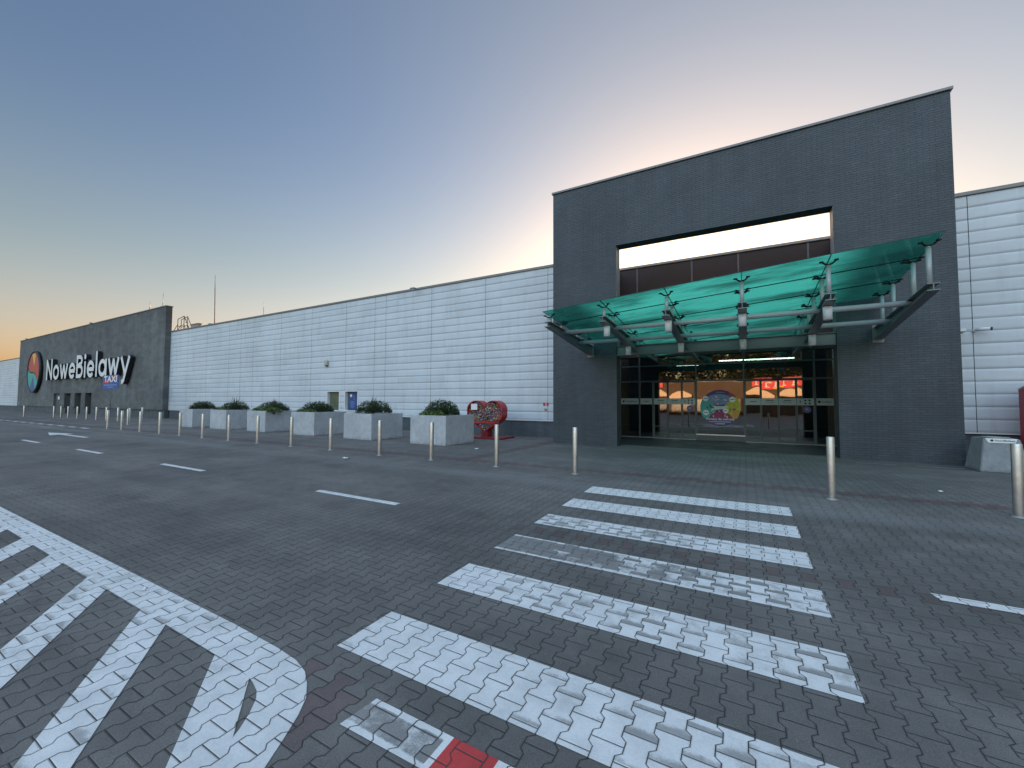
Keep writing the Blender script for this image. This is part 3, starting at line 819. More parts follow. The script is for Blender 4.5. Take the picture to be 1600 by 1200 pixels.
# panes
EX = [-4.96]+BEAM[1:5]+[3.31]
EY = [10.5, 11.78, 13.15, 14.52]
RX = [-3.93]+BEAM[1:5]+[2.27]
RY = [14.54, 16.6, 18.7]
G = .007
def pane(x0, x1, y0, y1):
    bm = bmesh.new(); q = [(x0, y0), (x1, y0), (x1, y1), (x0, y1)]
    fs = hexa(bm, [(x, y, gz(x, y)) for x, y in q], [(x, y, gz(x, y)+.016) for x, y in q])
    for f in fs[2:]: f.material_index = 2
    fs[0].material_index = 1
    C('glass_pane', bm, [M['glassg'], M['glassc'], M['glassedge']])
for xs_, ys_ in ((EX, EY), (RX, RY)):
    for i in range(len(xs_)-1):
        for j in range(len(ys_)-1):
            pane(xs_[i]+G, xs_[i+1]-G, ys_[j]+G, ys_[j+1]-G)
    bm = bmesh.new()
    for x in xs_[1:-1]:
        q = [(x-G, ys_[0]), (x+G, ys_[0]), (x+G, ys_[-1]), (x-G, ys_[-1])]
        hexa(bm, [(a, b, gz(a, b)-.003) for a, b in q], [(a, b, gz(a, b)+.018) for a, b in q])
    for y in ys_[1:-1]:
        for i in range(len(xs_)-1):
            q = [(xs_[i]+G, y-G), (xs_[i+1]-G, y-G), (xs_[i+1]-G, y+G), (xs_[i]+G, y+G)]
            hexa(bm, [(a, b, gz(a, b)-.003) for a, b in q], [(a, b, gz(a, b)+.018) for a, b in q])
    C('seal', bm, M['seal'])

# ------------------------------------------------------------------ glazed entrance
ent = empty('glazed_entrance', (-1, YG, 0), 'wide glazed sliding-door entrance with a pale sticker band, set back under the canopy', 'entrance')
def E_(name, bm, m, par=None):
    o = put(name, bm, m, par or ent)
    if par is None: o.location = (1, -YG, 0)
    return o
MX = [-4.98, -4.09, -3.51, -2.90, -2.33, -1.77, -.02, .55, 1.13, 1.70, 2.27, 2.88]
TZ = [.05, 2.48, 3.16, 3.53]
bm = bmesh.new()
for x in (MX[0]+.02, MX[1], MX[2], MX[5], MX[6], MX[10], MX[11]-.02):
    top = TZ[3]
    box(bm, x-.03, x+.03, YG-.06, YG+.06, .0, TZ[1]-.03)
for x in (MX[0]+.02, MX[1], MX[5], MX[6], MX[10], MX[11]-.02):
    box(bm, x-.027, x+.027, YG-.055, YG+.055, TZ[1]+.03, TZ[2]-.027); box(bm, x-.027, x+.027, YG-.055, YG+.055, TZ[2]+.027, TZ[3])
box(bm, MX[0], MX[-1], YG-.065, YG+.065, TZ[1]-.03, TZ[1]+.03); box(bm, MX[0], MX[-1], YG-.06, YG+.06, TZ[2]-.027, TZ[2]+.027)
E_('frame', bm, M['alu'])
bm = bmesh.new()
box(bm, MX[0], MX[5]-.03, YG-.16, YG-.066, .0, .03); box(bm, MX[6]+.03, MX[-1], YG-.16, YG-.066, .0, .03)
E_('threshold', bm, M['galv'])
for x in (-3.0, 1.1):
    bm = bmesh.new(); box(bm, x-.16, x+.16, YG-.13, YG-.066, TZ[1]-.02, TZ[1]+.07, bev=.01); E_('door_sensor', bm, M['black'])
def tilt_pane(x0, x1, z0, z1, y=YG):
    bm = bmesh.new(); a, b = random.uniform(-.0012, .0012), random.uniform(-.002, .002)
    w, h = x1-x0, z1-z0
    q = [(x0, a*w+b*h), (x1, -a*w+b*h)]; q2 = [(x0, a*w-b*h), (x1, -a*w-b*h)]
    bm.faces.new([bm.verts.new(p) for p in ((x0, y+a*w+b*h, z0), (x1, y-a*w+b*h, z0), (x1, y-a*w-b*h, z1), (x0, y+a*w-b*h, z1))])
    return bm
for z0, z1 in ((TZ[1]+.03, TZ[2]-.027), (TZ[2]+.027, TZ[3])):
    xs_ = [MX[0]+.05, MX[1], MX[5], MX[6], MX[10], MX[11]-.05]
    for a, b in zip(xs_, xs_[1:]):
        E_('glass_pane', tilt_pane(a+.027, b-.027, z0, z1), M['doorglass'])
def band_sticker(par, x0, x1, kind):
    bm = bmesh.new(); box(bm, x0, x1, YG-.036, YG-.033, 1.47, 1.73)
    s = put('sticker_band', bm, M['decal'], par)
    bm = bmesh.new(); w = x1-x0; c = (x0+x1)/2; y0, y1 = YG-.039, YG-.0365
    if kind == 'icons':
        for ix in (.5, .75):
            for iz in (1.54, 1.65):
                bm2 = [(x0+w*ix+.035*math.cos(2*math.pi*k/14), iz+.035*math.sin(2*math.pi*k/14)) for k in range(14)]
                poly_xz(bm, bm2, y0)
        box(bm, x0+w*.18, x0+w*.24, y0, y1, 1.56, 1.64)
    elif kind == 'two':
        box(bm, c-w*.22, c+w*.22, y0, y1, 1.635, 1.66); box(bm, c-w*.28, c-w*.02, y0, y1, 1.56, 1.572); box(bm, c+.02*w, c+w*.24, y0, y1, 1.56, 1.572)
    elif kind == 'one':
        box(bm, c-w*.2, c+w*.24, y0, y1, 1.59, 1.615)
    if kind == 'logo':
        bm.free(); t_ = text_bm('NoweBielawy', .105, .002)
        ex = extent(t_); sc = min(1, (w*.62)/(ex[1]-ex[0]))
        bmesh.ops.scale(t_, vec=(sc, 1, 1), verts=t_.verts)
        bmesh.ops.translate(t_, verts=t_.verts, vec=(x0+w*.28, y0, 1.565)); bm = t_
        poly_xz(bm, [(x0+w*.16+.045*math.cos(2*math.pi*k/18), 1.60+.045*math.sin(2*math.pi*k/18)) for k in range(18)], y0)
        for f in bm.faces: f.material_index = 0
    if bm.faces: put('print', bm, M['ink'], s)
    else: bm.free()
kinds = ['logo', 'one', 'two', 'two', 'icons', None, 'one', 'two', 'two', 'icons', 'logo']
for i in range(11):
    x0, x1 = MX[i], MX[i+1]
    if i == 5: continue
    if i in (0, 1, 10):
        a, b = x0+(.05 if i == 0 else .03), x1-(.05 if i == 10 else .03)
        g = E_('glass_pane', tilt_pane(a, b, .06, TZ[1]-.03), M['doorglass'])
        band_sticker(ent, 0, 0, None) if False else None
        par = g
        bmr = bmesh.new(); box(bmr, a, b, YG-.05, YG+.05, .0, .058); put('bottom_rail', bmr, M['alu'], g)
        band_sticker(g, a+.01, b-.01, kinds[i])
    else:
        a, b = x0+.031 if i in (2, 6) else x0+.004, x1-.031 if i in (4, 9) else x1-.004
        bm = bmesh.new()
        for p in ((a, a+.035), (b-.035, b)): box(bm, p[0], p[1], YG-.03, YG+.02, .03, TZ[1]-.032)
        box(bm, a+.035, b-.035, YG-.03, YG+.02, .03, .12); box(bm, a+.035, b-.035, YG-.03, YG+.02, TZ[1]-.07, TZ[1]-.032)
        box(bm, a+.035, b-.035, YG-.028, YG+.018, .50, .535)
        d = E_('door_leaf', bm, M['alu'])
        put('glass_pane', tilt_pane(a+.035, b-.035, .12, TZ[1]-.07, YG-.005), M['doorglass'], d)
        band_sticker(d, a+.002, b-.002, kinds[i])
        if i in (4, 9):
            bm = bmesh.new(); cxx = (a+b)/2+.05
            poly_xz(bm, [(cxx+.13*math.cos(2*math.pi*k/24), 1.31+.13*math.sin(2*math.pi*k/24)) for k in range(24)], YG-.034)
            s = put('round_sticker', bm, plain('violet_sticker', lin(.14, .10, .26), .5), d)
            bm = bmesh.new(); box(bm, cxx-.05, cxx+.05, YG-.038, YG-.035, 1.29, 1.31); box(bm, cxx-.05, cxx+.03, YG-.038, YG-.035, 1.325, 1.345); put('print', bm, M['decal'], s)
# centre pane with its bright lower rail
g = E_('glass_pane', tilt_pane(MX[5]+.03, MX[6]-.03, .26, TZ[1]-.03), M['doorglass'])
bm = bmesh.new(); box(bm, MX[5]-.02, MX[6]+.02, YG-.075, YG+.05, .215, .258); put('lower_rail', bm, M['alupale'], g)
bm = bmesh.new(); box(bm, MX[5]+.03, MX[6]-.03, YG-.05, YG+.05, .0, .21); put('kick_panel', bm, plain('kick_panel_grey', lin(.09, .1, .1), .5), g)
# round poster on the centre pane
PC = (-.885, 1.345); PR = .735
pos = empty('round_poster', (PC[0], YG-.04, PC[1]), 'large round multicoloured poster with white bubbles stuck on the central glass', 'poster')
def pf(name, pts, c, y):
    bm = bmesh.new(); poly_xz(bm, pts, y); bmesh.ops.triangulate(bm, faces=bm.faces[:])
    return put(name, bm, plain('poster_'+name, c, .5, 0, .1, 8.), pos)
def pc(a0, a1, r=PR, n=30): return [(r*math.cos(R(a0+(a1-a0)*i/n)), r*math.sin(R(a0+(a1-a0)*i/n))) for i in range(n+1)]
pf('violet_ground', pc(0, 360, n=60)[:-1], lin(.09, .045, .22), 0)
pf('teal_side', pc(140, 216)+[(-.40, -.435), (-.05, 0)], lin(.07, .36, .36), -.003)
pf('lime_side', pc(-36, 48)+[(.1, .0), (.42, -.435)], lin(.52, .48, .06), -.003)
pf('orange_corner', pc(-36, -8)+[(.45, -.12), (.42, -.435)], lin(.62, .30, .06), -.0045)
pf('red_corner', pc(38, 62)+[(.25, .25)], lin(.40, .06, .08), -.0045)
pf('lilac_cloud', bez((-.45, .42), (-.3, .62), (.35, .62), (.40, .35))+bez((.40, .35), (.3, .05), (-.3, .05), (-.45, .42))[1:-1], lin(.22, .26, .48), -.006)
pf('magenta_mound', bez((-.42, -.42), (-.3, -.05), (.3, -.02), (.45, -.42)), lin(.34, .03, .13), -.006)
pf('white_middle', bez((-.30, -.02), (-.1, .16), (.1, .0), (.28, .10))+bez((.30, .02), (.1, -.12), (-.1, .0), (-.33, -.14)), lin(.55, .62, .68), -.008)
blobs = [(-.53, .38, .105), (.45, .34, .11), (-.52, -.20, .11), (.2, -.12, .105)]
bm = bmesh.new()
for x, z, r in blobs: poly_xz(bm, [(x+r*math.cos(2*math.pi*k/24), z+r*math.sin(2*math.pi*k/24)) for k in range(24)], -.010)
put('white_bubble', bm, M['white'], pos)
bm = bmesh.new()
for x, z, r in blobs: box(bm, x-r*.7, x+r*.7, -.0125, -.011, z-.012, z+.016)
put('print', bm, plain('poster_ink', lin(.08, .10, .3), .5), pos)
rnd = random.Random(5)
for cc, n, reg in ((lin(.75, .70, .66), 14, (-.25, .35, -.38, .5)), (lin(.35, .10, .08), 9, (.25, .55, -.1, .12)), (lin(.05, .05, .07), 10, (-.5, -.2, -.05, .1)), (lin(.08, .25, .45), 12, (-.35, .3, .2, .45)), (lin(.12, .02, .06), 10, (-.3, .35, -.38, -.15)), (lin(.7, .4, .1), 6, (-.2, .5, -.3, .3))):
    bm = bmesh.new(); y_ = -.0135-rnd.random()*.004
    for k in range(n):
        x, z = rnd.uniform(*reg[:2]), rnd.uniform(*reg[2:]); a, b, th = rnd.uniform(.02, .05), rnd.uniform(.012, .03), rnd.uniform(0, 3)
        poly_xz(bm, [(x+a*math.cos(u)*math.cos(th)-b*math.sin(u)*math.sin(th), z+a*math.cos(u)*math.sin(th)+b*math.sin(u)*math.cos(th)) for u in (2*math.pi*q/10 for q in range(10))], y_-k*.0004)
    put('confetti', bm, plain('poster_dab', cc, .5), pos)
for txt, sz, z in (('Pomaluj dla ochrony', .125, -.50),):
    bm = text_bm(txt, sz, .002, .002 if sz > .1 else 0.); ex = extent(bm)
    bmesh.ops.translate(bm, verts=bm.verts, vec=(-(ex[0]+ex[1])/2, -.009, z)); 
    for f in bm.faces: f.material_index = 0
    put('lettering', bm, M['white'], pos)
bm = bmesh.new(); box(bm, -.41, .38, -.0095, -.006, -.585, -.555); box(bm, -.20, -.15, -.0095, -.006, -.665, -.635); box(bm, -.13, .17, -.0095, -.006, -.665, -.63)
put('print', bm, M['decal'], pos)
bm = text_bm('NoweBielawy', .06, .002); ex = extent(bm); bmesh.ops.translate(bm, verts=bm.verts, vec=(-(ex[0]+ex[1])/2+.03, -.009, .615))
for f in bm.faces: f.material_index = 0
put('lettering', bm, M['decal'], pos)

# ------------------------------------------------------------------ bollards
def make_bollard():
    e = empty('bollard')
    bm = bmesh.new(); lathe(bm, [(.0555, .012), (.0555, .985), (.0535, .992)], 28); put('post', bm, M['steel'], e)
    bm = bmesh.new(); lathe(bm, [(.0535, .990), (.0535, 1.0), (.049, 1.004), (0, 1.006)], 28); put('cap', bm, M['alupale'], e)
    bm = bmesh.new(); lathe(bm, [(.082, 0.), (.082, .008), (.062, .016), (.0556, .018)], 28); put('base_flange', bm, M['galv'], e)
    return e
front = [(-30.07, 8.7, 'front-row steel bollard farthest from the portal, beside the dashed edge line'),
 (-28.17, 8.7, 'front-row steel bollard, second from the end beside the dashed edge line'),
 (-25.82, 8.66, 'front-row steel bollard, third from the end beside the dashed edge line'),
 (-23.63, 8.64, 'front-row steel bollard, fourth from the end beside the dashed edge line'),
 (-21.62, 8.63, 'steel bollard covering the far corner of the planter farthest from the portal'),
 (-19.57, 8.60, 'steel bollard in front of the planter farthest from the portal'),
 (-17.49, 8.58, 'steel bollard in front of the second planter from the far end of the row'),
 (-15.55, 8.6, 'steel bollard in front of the third planter from the far end of the row'),
 (-13.50, 8.59, 'steel bollard at the near corner of the third planter from the far end'),
 (-11.42, 8.57, 'steel bollard between the fourth planter and the crumpled paper on the road'),
 (-9.15, 8.48, 'steel bollard in front of the fifth planter, the one with a spiky plant on top'),
 (-7.25, 8.5, 'steel bollard in front of the nearest concrete planter'),
 (-5.21, 8.48, 'steel bollard just in front of the red heart container'),
 (-3.23, 8.5, 'steel bollard in front of the dark pier of the portal, beside the crossing'),
 (1.20, 8.41, 'tall-looking steel bollard in front of the doors across the zebra crossing'),
 (3.25, 8.41, 'largest-looking steel bollard, in front of the tapered concrete litter bin')]
back = [(-58., 11.0), (-54.0, 12.0), (-52.5, 12.1), (-51.1, 12.2), (-48.8, 12.2), (-46.6, 12.19), (-44.5, 12.19), (-43.2, 12.4), (-40.6, 12.3), (-37.6, 12.0), (-33.8, 10.72), (-40.46, 13.67)]
words = ['set apart at the far end beyond the doors', 'below the noticed door', 'second from the doors end', 'third from the doors end', 'fourth from the doors end', 'fifth from the doors end', 'sixth from the doors end',
         'seventh from the doors end', 'under the edge of the taxi sign', 'behind the front row, near its turning', 'at the corner between the two rows', 'standing closest to the end of the grey block']
b0 = make_bollard(); first = True
for x, y, lab in front+[(x, y, 'distant bollard before the grey block, '+w) for (x, y), w in zip(back, words)]:
    o = b0 if first else copy_tree(b0); first = False
    o.location = (x, y, 0); o.rotation_euler = (R(random.uniform(-.4, .4)), R(random.uniform(-.4, .4)), random.uniform(0, 6))
    tag(o, lab, 'bollard', 'steel bollards along the road edge')

# ------------------------------------------------------------------ planters and plants
PS, PH = 1.68, 1.05
def make_planter():
    e = empty('concrete_planter')
    bm = bmesh.new(); h, w = PS/2, .09
    o_ = [(-h, -h), (h, -h), (h, h), (-h, h)]; i_ = [(-h+w, -h+w), (h-w, -h+w), (h-w, h-w), (-h+w, h-w)]
    ob = [bm.verts.new((x, y, 0)) for x, y in o_]; ot = [bm.verts.new((x, y, PH)) for x, y in o_]
    it = [bm.verts.new((x, y, PH)) for x, y in i_]; ib = [bm.verts.new((x, y, PH-.2)) for x, y in i_]
    for k in range(4):
        j = (k+1) % 4
        bm.faces.new((ob[k], ob[j], ot[j], ot[k])); bm.faces.new((ot[k], ot[j], it[j], it[k])); bm.faces.new((it[k], it[j], ib[j], ib[k]))
    bm.faces.new(ob[::-1])
    es = [e_ for e_ in bm.edges if (e_.verts[0] in ob+ot+it and e_.verts[1] in ob+ot+it)]
    bmesh.ops.bevel(bm, geom=es, offset=.012, segments=2, profile=.5, affect='EDGES')
    put('box', bm, M['concrete'], e)
    bm = bmesh.new(); n = 9; g_ = [[bm.verts.new((-h+w+(PS-2*w)*i/n, -h+w+(PS-2*w)*j/n, PH-.08+random.uniform(-.02, .03))) for i in range(n+1)] for j in range(n+1)]
    for j in range(n):
        for i in range(n): bm.faces.new((g_[j][i], g_[j][i+1], g_[j+1][i+1], g_[j+1][i]))
    put('soil', bm, M['soil'], e, True)
    return e
PLX = [(-9.93, 12.27), (-13.72, 12.36), (-17.55, 12.5), (-21.45, 12.6), (-25.05, 12.55), (-28.55, 12.5)]
plab = ['nearest concrete planter cube, beside the red heart, with a plain green shrub', 'concrete planter cube with a round shrub and upright spiky leaves below the poster window',
        'concrete planter cube below the wall windows holding a low dark shrub', 'concrete planter cube with wide shrub, spiky leaves and pale leafy plants spilling over its rim',
        'concrete planter cube, second from the far end, with spiky leaves above low shrubs', 'concrete planter cube farthest from the portal, holding a low dark mound']
p0 = make_planter()
for k, (x, y) in enumerate(PLX):
    o = p0 if k == 0 else copy_tree(p0)
    o.location = (x, y, 0); o.rotation_euler = (0, 0, R(random.uniform(-2, 2))+(math.pi/2)*(k % 4))
    tag(o, plab[k], 'planter', 'concrete planters along the white wall')

M['leafd'] = leaf_mat('dark_shrub_leaf', lin(.022, .045, .02), lin(.055, .085, .035))
M['leafl'] = leaf_mat('pale_cover_leaf', lin(.09, .15, .05), lin(.15, .21, .08))
M['leafy'] = leaf_mat('spiky_leaf', lin(.07, .10, .06), lin(.13, .16, .10))
M['twig'] = plain('twig_bark', lin(.06, .045, .035), .9)
def leaf(bm, p, d, up, L, W):
    d = d.normalized(); s = d.cross(up)
    if s.length < 1e-3: s = d.orthogonal()
    s = s.normalized()*W/2; nrm = s.cross(d).normalized()*W*.25
    a = bm.verts.new(p); b = bm.verts.new(p+d*L*.5+s+nrm); c = bm.verts.new(p+d*L); e = bm.verts.new(p+d*L*.5-s+nrm)
    bm.faces.new((a, b, c, e))
def rdir(rg):
    while True:
        v = Vector((rg.uniform(-1, 1), rg.uniform(-1, 1), rg.uniform(-1, 1)))
        if .01 < v.length < 1: return v.normalized()
def cushion(name, loc, lobes, n, L, W, mat, label, cat, group, seed):
    """clipped mound: overlapping domes of many small leaves on twigs"""
    rg = random.Random(seed)
    e = empty(name, loc, label, cat, group)
    bm = bmesh.new(); tw = bmesh.new()
    for (x, y, z, rx, ry, rz_) in lobes:
        k = int(n*rx*ry/.25)
        for i in range(k):
            v = rdir(rg)
            if v.z < -.1: v.z = -v.z*.5
            r = rg.uniform(.72, 1.04)+(rg.random() < .06)*rg.uniform(.02, .14)
            p = Vector((x+v.x*rx*r, y+v.y*ry*r, z+max(0, v.z)*rz_*r*1.22))
            leaf(bm, p, (v*.8+rdir(rg)*.7+Vector((0, 0, .35))), rdir(rg), L*rg.uniform(.6, 1.25), W*rg.uniform(.7, 1.2))
        for i in range(14):
            v = rdir(rg); v.z = abs(v.z)
            tube(tw, (x+v.x*.04, y+v.y*.04, -.1), (x+v.x*rx*.85, y+v.y*ry*.85, z+v.z*rz_*.85), .008, 5, .003, False)
    put('foliage', bm, mat, e); put('stem', tw, M['twig'], e)
    return e
def spiky(loc, h, n, label, seed):
    h *= 1.15
    rg = random.Random(seed); e = empty('spiky_plant', loc, label, 'plant', 'spiky plants in the planters')
    bm = bmesh.new()
    for i in range(n):
        az = rg.uniform(0, 2*math.pi); tl = rg.uniform(.05, .9)**1.1; L = h*rg.uniform(.7, 1.05)
        d = Vector((math.cos(az)*math.sin(tl), math.sin(az)*math.sin(tl), math.cos(tl))); s = d.cross(Vector((0, 0, 1))).normalized() if tl > .02 else Vector((1, 0, 0))
        w = .022; pts = []
        for k in range(5):
            t = k/4; c = Vector((0, 0, 0))+d*L*t-Vector((0, 0, 1))*(tl*.22*L*t*t); ww = w*(1-.15*t-.82*t**3)
            pts.append((bm.verts.new(c-s*ww), bm.verts.new(c+Vector((0, 0, -.006))), bm.verts.new(c+s*ww)))
        for a, b in zip(pts, pts[1:]):
            bm.faces.new((a[0], a[1], b[1], b[0])); bm.faces.new((a[1], a[2], b[2], b[1]))
    put('leaves', bm, M['leafy'], e)
    return e
SG = 'shrubs in the concrete planters'
top = PH-.06
def at(k, dx=0, dy=0): return (PLX[k][0]+dx, PLX[k][1]+dy, top)
cushion('shrub', at(0, -.05, .0), [(0, 0, .08, .62, .6, .42), (-.3, .05, .08, .38, .45, .34), (.32, -.02, .08, .36, .45, .36)], 1500, .085, .028, M['leafd'], 'fine-leaved dark shrub in the nearest planter, no spikes above it', 'shrub', SG, 1)
cushion('cover_plant', at(0, -.1, -.62), [(0, 0, .04, .42, .16, .14), (.35, .02, .04, .25, .16, .11)], 900, .10, .055, M['leafl'], 'pale green leafy plant along the rim of the nearest planter', 'plant', 'leafy plants on the planter rims', 2)
cushion('shrub', at(1, -.02, 0), [(-.25, 0, .08, .5, .55, .38), (.3, 0, .08, .5, .55, .38)], 1700, .08, .028, M['leafd'], 'rounded dark shrub surrounding spiky leaves in the planter below the poster window', 'shrub', SG, 3)
spiky(at(1, -.05, 0), .78, 34, 'grey-green spiky plant rising out of the round shrub below the poster window', 4)
cushion('shrub', at(2, -.1, 0), [(-.35, 0, .06, .42, .5, .34), (.1, .05, .06, .5, .52, .36), (.42, 0, .06, .36, .45, .28)], 1500, .09, .03, M['leafd'], 'low dark shrub in the planter below the wall windows', 'shrub', SG, 5)
cushion('cover_plant', at(2, -.1, -.62), [(-.3, 0, .03, .36, .14, .10), (.3, 0, .03, .4, .14, .09)], 900, .10, .05, M['leafl'], 'pale leaves edging the planter below the wall windows', 'plant', 'leafy plants on the planter rims', 6)
cushion('shrub', at(3, 0, 0), [(-.38, 0, .06, .42, .5, .33), (.05, .05, .06, .45, .5, .36), (.5, 0, .06, .42, .5, .30)], 1500, .085, .03, M['leafd'], 'wide dark shrub around spiky leaves in the planter with spilling pale plants', 'shrub', SG, 7)
spiky(at(3, .1, 0), .66, 26, 'short spiky plant in the planter with spilling pale plants', 8)
cushion('cover_plant', at(3, .3, -.58), [(-.5, 0, .04, .4, .2, .12), (.2, 0, .04, .45, .22, .16), (.62, .1, .02, .34, .3, .12)], 900, .11, .055, M['leafl'], 'pale broad-leaved plant spilling over a planter rim', 'plant', 'leafy plants on the planter rims', 9)
cushion('shrub', at(4, 0, 0), [(-.35, 0, .06, .42, .5, .30), (.35, 0, .06, .48, .5, .36)], 1500, .085, .03, M['leafd'], 'dark shrub under tall spiky leaves, second planter from the far end', 'shrub', SG, 10)
spiky(at(4, .05, 0), .85, 36, 'tallest spiky plant, in the second planter from the far end', 11)
cushion('cover_plant', at(4, -.1, -.6), [(-.3, 0, .03, .4, .16, .10), (.35, 0, .03, .36, .16, .09)], 900, .10, .05, M['leafl'], 'pale leaves edging the second planter from the far end', 'plant', 'leafy plants on the planter rims', 12)
cushion('shrub', at(5, 0, 0), [(-.3, 0, .06, .45, .52, .32), (.3, 0, .06, .5, .52, .34)], 1500, .085, .03, M['leafd'], 'low dark mound of leaves in the planter farthest from the portal', 'shrub', SG, 13)

# ------------------------------------------------------------------ heart container
HX, HY = -9.72, 15.0
hc = empty('heart_container', (HX, HY, 0), 'red steel heart-shaped cage filled with coloured bottle caps, standing by the white wall', 'container')
def heart(n=60):
    pts = []
    for i in range(n):
        t = 2*math.pi*i/n
        x = 16*math.sin(t)**3; z = 13*math.cos(t)-5*math.cos(2*t)-2*math.cos(3*t)-math.cos(4*t)
        pts.append((x/16*.90, .13+(z+17)/29*1.48))
    return [(x*(1+.24*math.sin(math.pi*min(1., max(0., (z-.13)/.95)))), z) for x, z in pts]
HP = heart(); HD = .46
def hs(s, c=(0, .93)): return [(c[0]+(x-c[0])*s, c[1]+(z-c[1])*s) for x, z in HP]
bm = bmesh.new()
o_, i_ = HP, hs(.95)
n = len(HP)
V = lambda pts, y: [bm.verts.new((x, y, z)) for x, z in pts]
of, ob, if_, ib = V(o_, -HD/2), V(o_, HD/2), V(i_, -HD/2), V(i_, HD/2)
for k in range(n):
    j = (k+1) % n
    for q in ((of[k], of[j], if_[j], if_[k]), (ob[k], ib[k], ib[j], ob[j]), (of[k], ob[k], ob[j], of[j]), (if_[k], if_[j], ib[j], ib[k])): bm.faces.new(q)
bmesh.ops.recalc_face_normals(bm, faces=bm.faces[:])
put('shell', bm, M['red'], hc)
def hin(x, z, P_):
    c = False; j = len(P_)-1
    for i in range(len(P_)):
        if ((P_[i][1] > z) != (P_[j][1] > z)) and (x < (P_[j][0]-P_[i][0])*(z-P_[i][1])/(P_[j][1]-P_[i][1])+P_[i][0]): c = not c
        j = i
    return c
INN = hs(.94)
for ys_ in (-HD/2+.03, HD/2-.03):
    bm = bmesh.new()
    for k in range(-20, 21):
        x = k*.045; zs = [z/200 for z in range(10, 380) if hin(x, z/200, INN)]
        if zs: tube(bm, (x, ys_, min(zs)), (x, ys_, max(zs)), .0025, 4, None, False)
    for k in range(3, 40):
        z = k*.045; xs_ = [x/200 for x in range(-200, 201) if hin(x/200, z, INN)]
        if xs_: tube(bm, (min(xs_), ys_-.005, z), (max(xs_), ys_-.005, z), .0025, 4, None, False)
    put('mesh_grille', bm, M['reddark'], hc)
bm = bmesh.new(); box(bm, -.95, 1.05, -.6, .6, .004, .07, bev=.01); put('base_plate', bm, M['reddark'], hc)
bm = bmesh.new(); box(bm, -.16, .16, -.2, .2, .075, .30); put('foot', bm, M['reddark'], hc)
bm = bmesh.new()
box(bm, -.74, .74, -HD/2+.0, -HD/2+.02, .62, .70); put('cross_band', bm, M['red'], hc)
bm = bmesh.new(); box(bm, -.66, -.34, -HD/2-.02, -HD/2-.004, 1.20, 1.46); put('notice', bm, M['white'], hc)
# bottle caps: a mass of small coloured discs
rg = random.Random(3); cols = [lin(.70, .72, .75), lin(.03, .07, .36), lin(.55, .03, .04), lin(.10, .30, .10), lin(.55, .30, .04), lin(.015, .015, .02), lin(.10, .16, .40), lin(.6, .5, .1)]
capm = [plain('cap_plastic', c, .4, 0, .05) for c in cols]
bm = bmesh.new(); cnt = 0
while cnt < 1900:
    x, z = rg.uniform(-.9, .9), rg.uniform(.18, 1.6)
    if not hin(x, z, hs(.9)): continue
    if z > 1.52+.06*math.sin(x*9)-.3*abs(x)*(rg.random() < .7): continue
    y = -HD/2+.05+abs(rg.gauss(0, .03)); d = (Vector((0, -1, 0))+rdir(rg)*.9).normalized(); p = Vector((x, min(y, HD/2-.06), z))
    tube(bm, p, p+d*.014, rg.choice((.02, .027, .034)), 7, None, True, rg.randrange(8)); cnt += 1
o = put('bottle_caps', bm, capm); o.location = (HX, HY, 0)
tag(o, 'coloured plastic bottle caps heaped inside the red heart cage', 'bottle caps', None, 'stuff')
bm = bmesh.new(); box(bm, HX-.0, HX+.0+.001, HY+.1, HY+.11, .3, .31); bm.free()
bm = bmesh.new(); poly_xz(bm, [(x, z) for x, z in hs(.94) if True], HD/2-.06); bmesh.ops.triangulate(bm, faces=bm.faces[:]); put('back_sheet', bm, M['reddark'], hc)

# ------------------------------------------------------------------ concrete litter bin, red container
lb = empty('litter_bin', (5.06, 13.93, 0), 'tapered grey concrete litter bin with a white name plate, beside the dark pier', 'bin')
bm = bmesh.new()
hexa(bm, [(-.40, -.40, 0), (.40, -.40, 0), (.40, .40, 0), (-.40, .40, 0)], [(-.29, -.29, .76), (.29, -.29, .76), (.29, .29, .76), (-.29, .29, .76)])
bmesh.ops.bevel(bm, geom=list(bm.edges), offset=.015, segments=2, affect='EDGES'); put('body', bm, M['bincon'], lb)
bm = bmesh.new(); lathe(bm, [(.17, .764), (.23, .764), (.23, .785), (.17, .785), (.17, .768)], 24); put('rim', bm, M['galv'], lb)
bm = bmesh.new(); hexa(bm, [(-.22, -.312, .665), (.20, -.312, .665), (.24, -.302, .765), (-.27, -.302, .765)][::1], [(-.22, -.318, .665), (.20, -.318, .665), (.24, -.308, .765), (-.27, -.308, .765)])
bmesh.ops.recalc_face_normals(bm, faces=bm.faces[:])
pl = put('name_plate', bm, M['white'], lb)
bm = text_bm('NoweBielawy', .058, .002); bmesh.ops.translate(bm, verts=bm.verts, vec=(-.12, -.319, .70))
poly_xz(bm, [(-.165+.026*math.cos(2*math.pi*k/16), .718+.026*math.sin(2*math.pi*k/16)) for k in range(16)], -.32)
for f in bm.faces: f.material_index = 0
put('lettering', bm, M['ink'], pl)
rc = empty('donation_container', (6.88, 15.5, 0), 'dark red metal container with a sloping top, cut by the picture edge beside the bin', 'container')
bm = bmesh.new()
hexa(bm, [(-.62, -.45, .08), (.62, -.45, .08), (.62, .45, .08), (-.62, .45, .08)], [(-.62, -.45, 1.93), (.62, -.45, 1.93), (.62, .45, 1.93), (-.62, .45, 1.93)])
put('body', bm, M['red'], rc)
bm = bmesh.new()
hexa(bm, [(-.64, -.47, 1.935), (.64, -.47, 1.935), (.64, .47, 1.935), (-.64, .47, 1.935)], [(-.10, -.47, 2.30), (.10, -.47, 2.30), (.10, .47, 2.30), (-.10, .47, 2.30)])
put('lid', bm, M['reddark'], rc)
bm = bmesh.new()
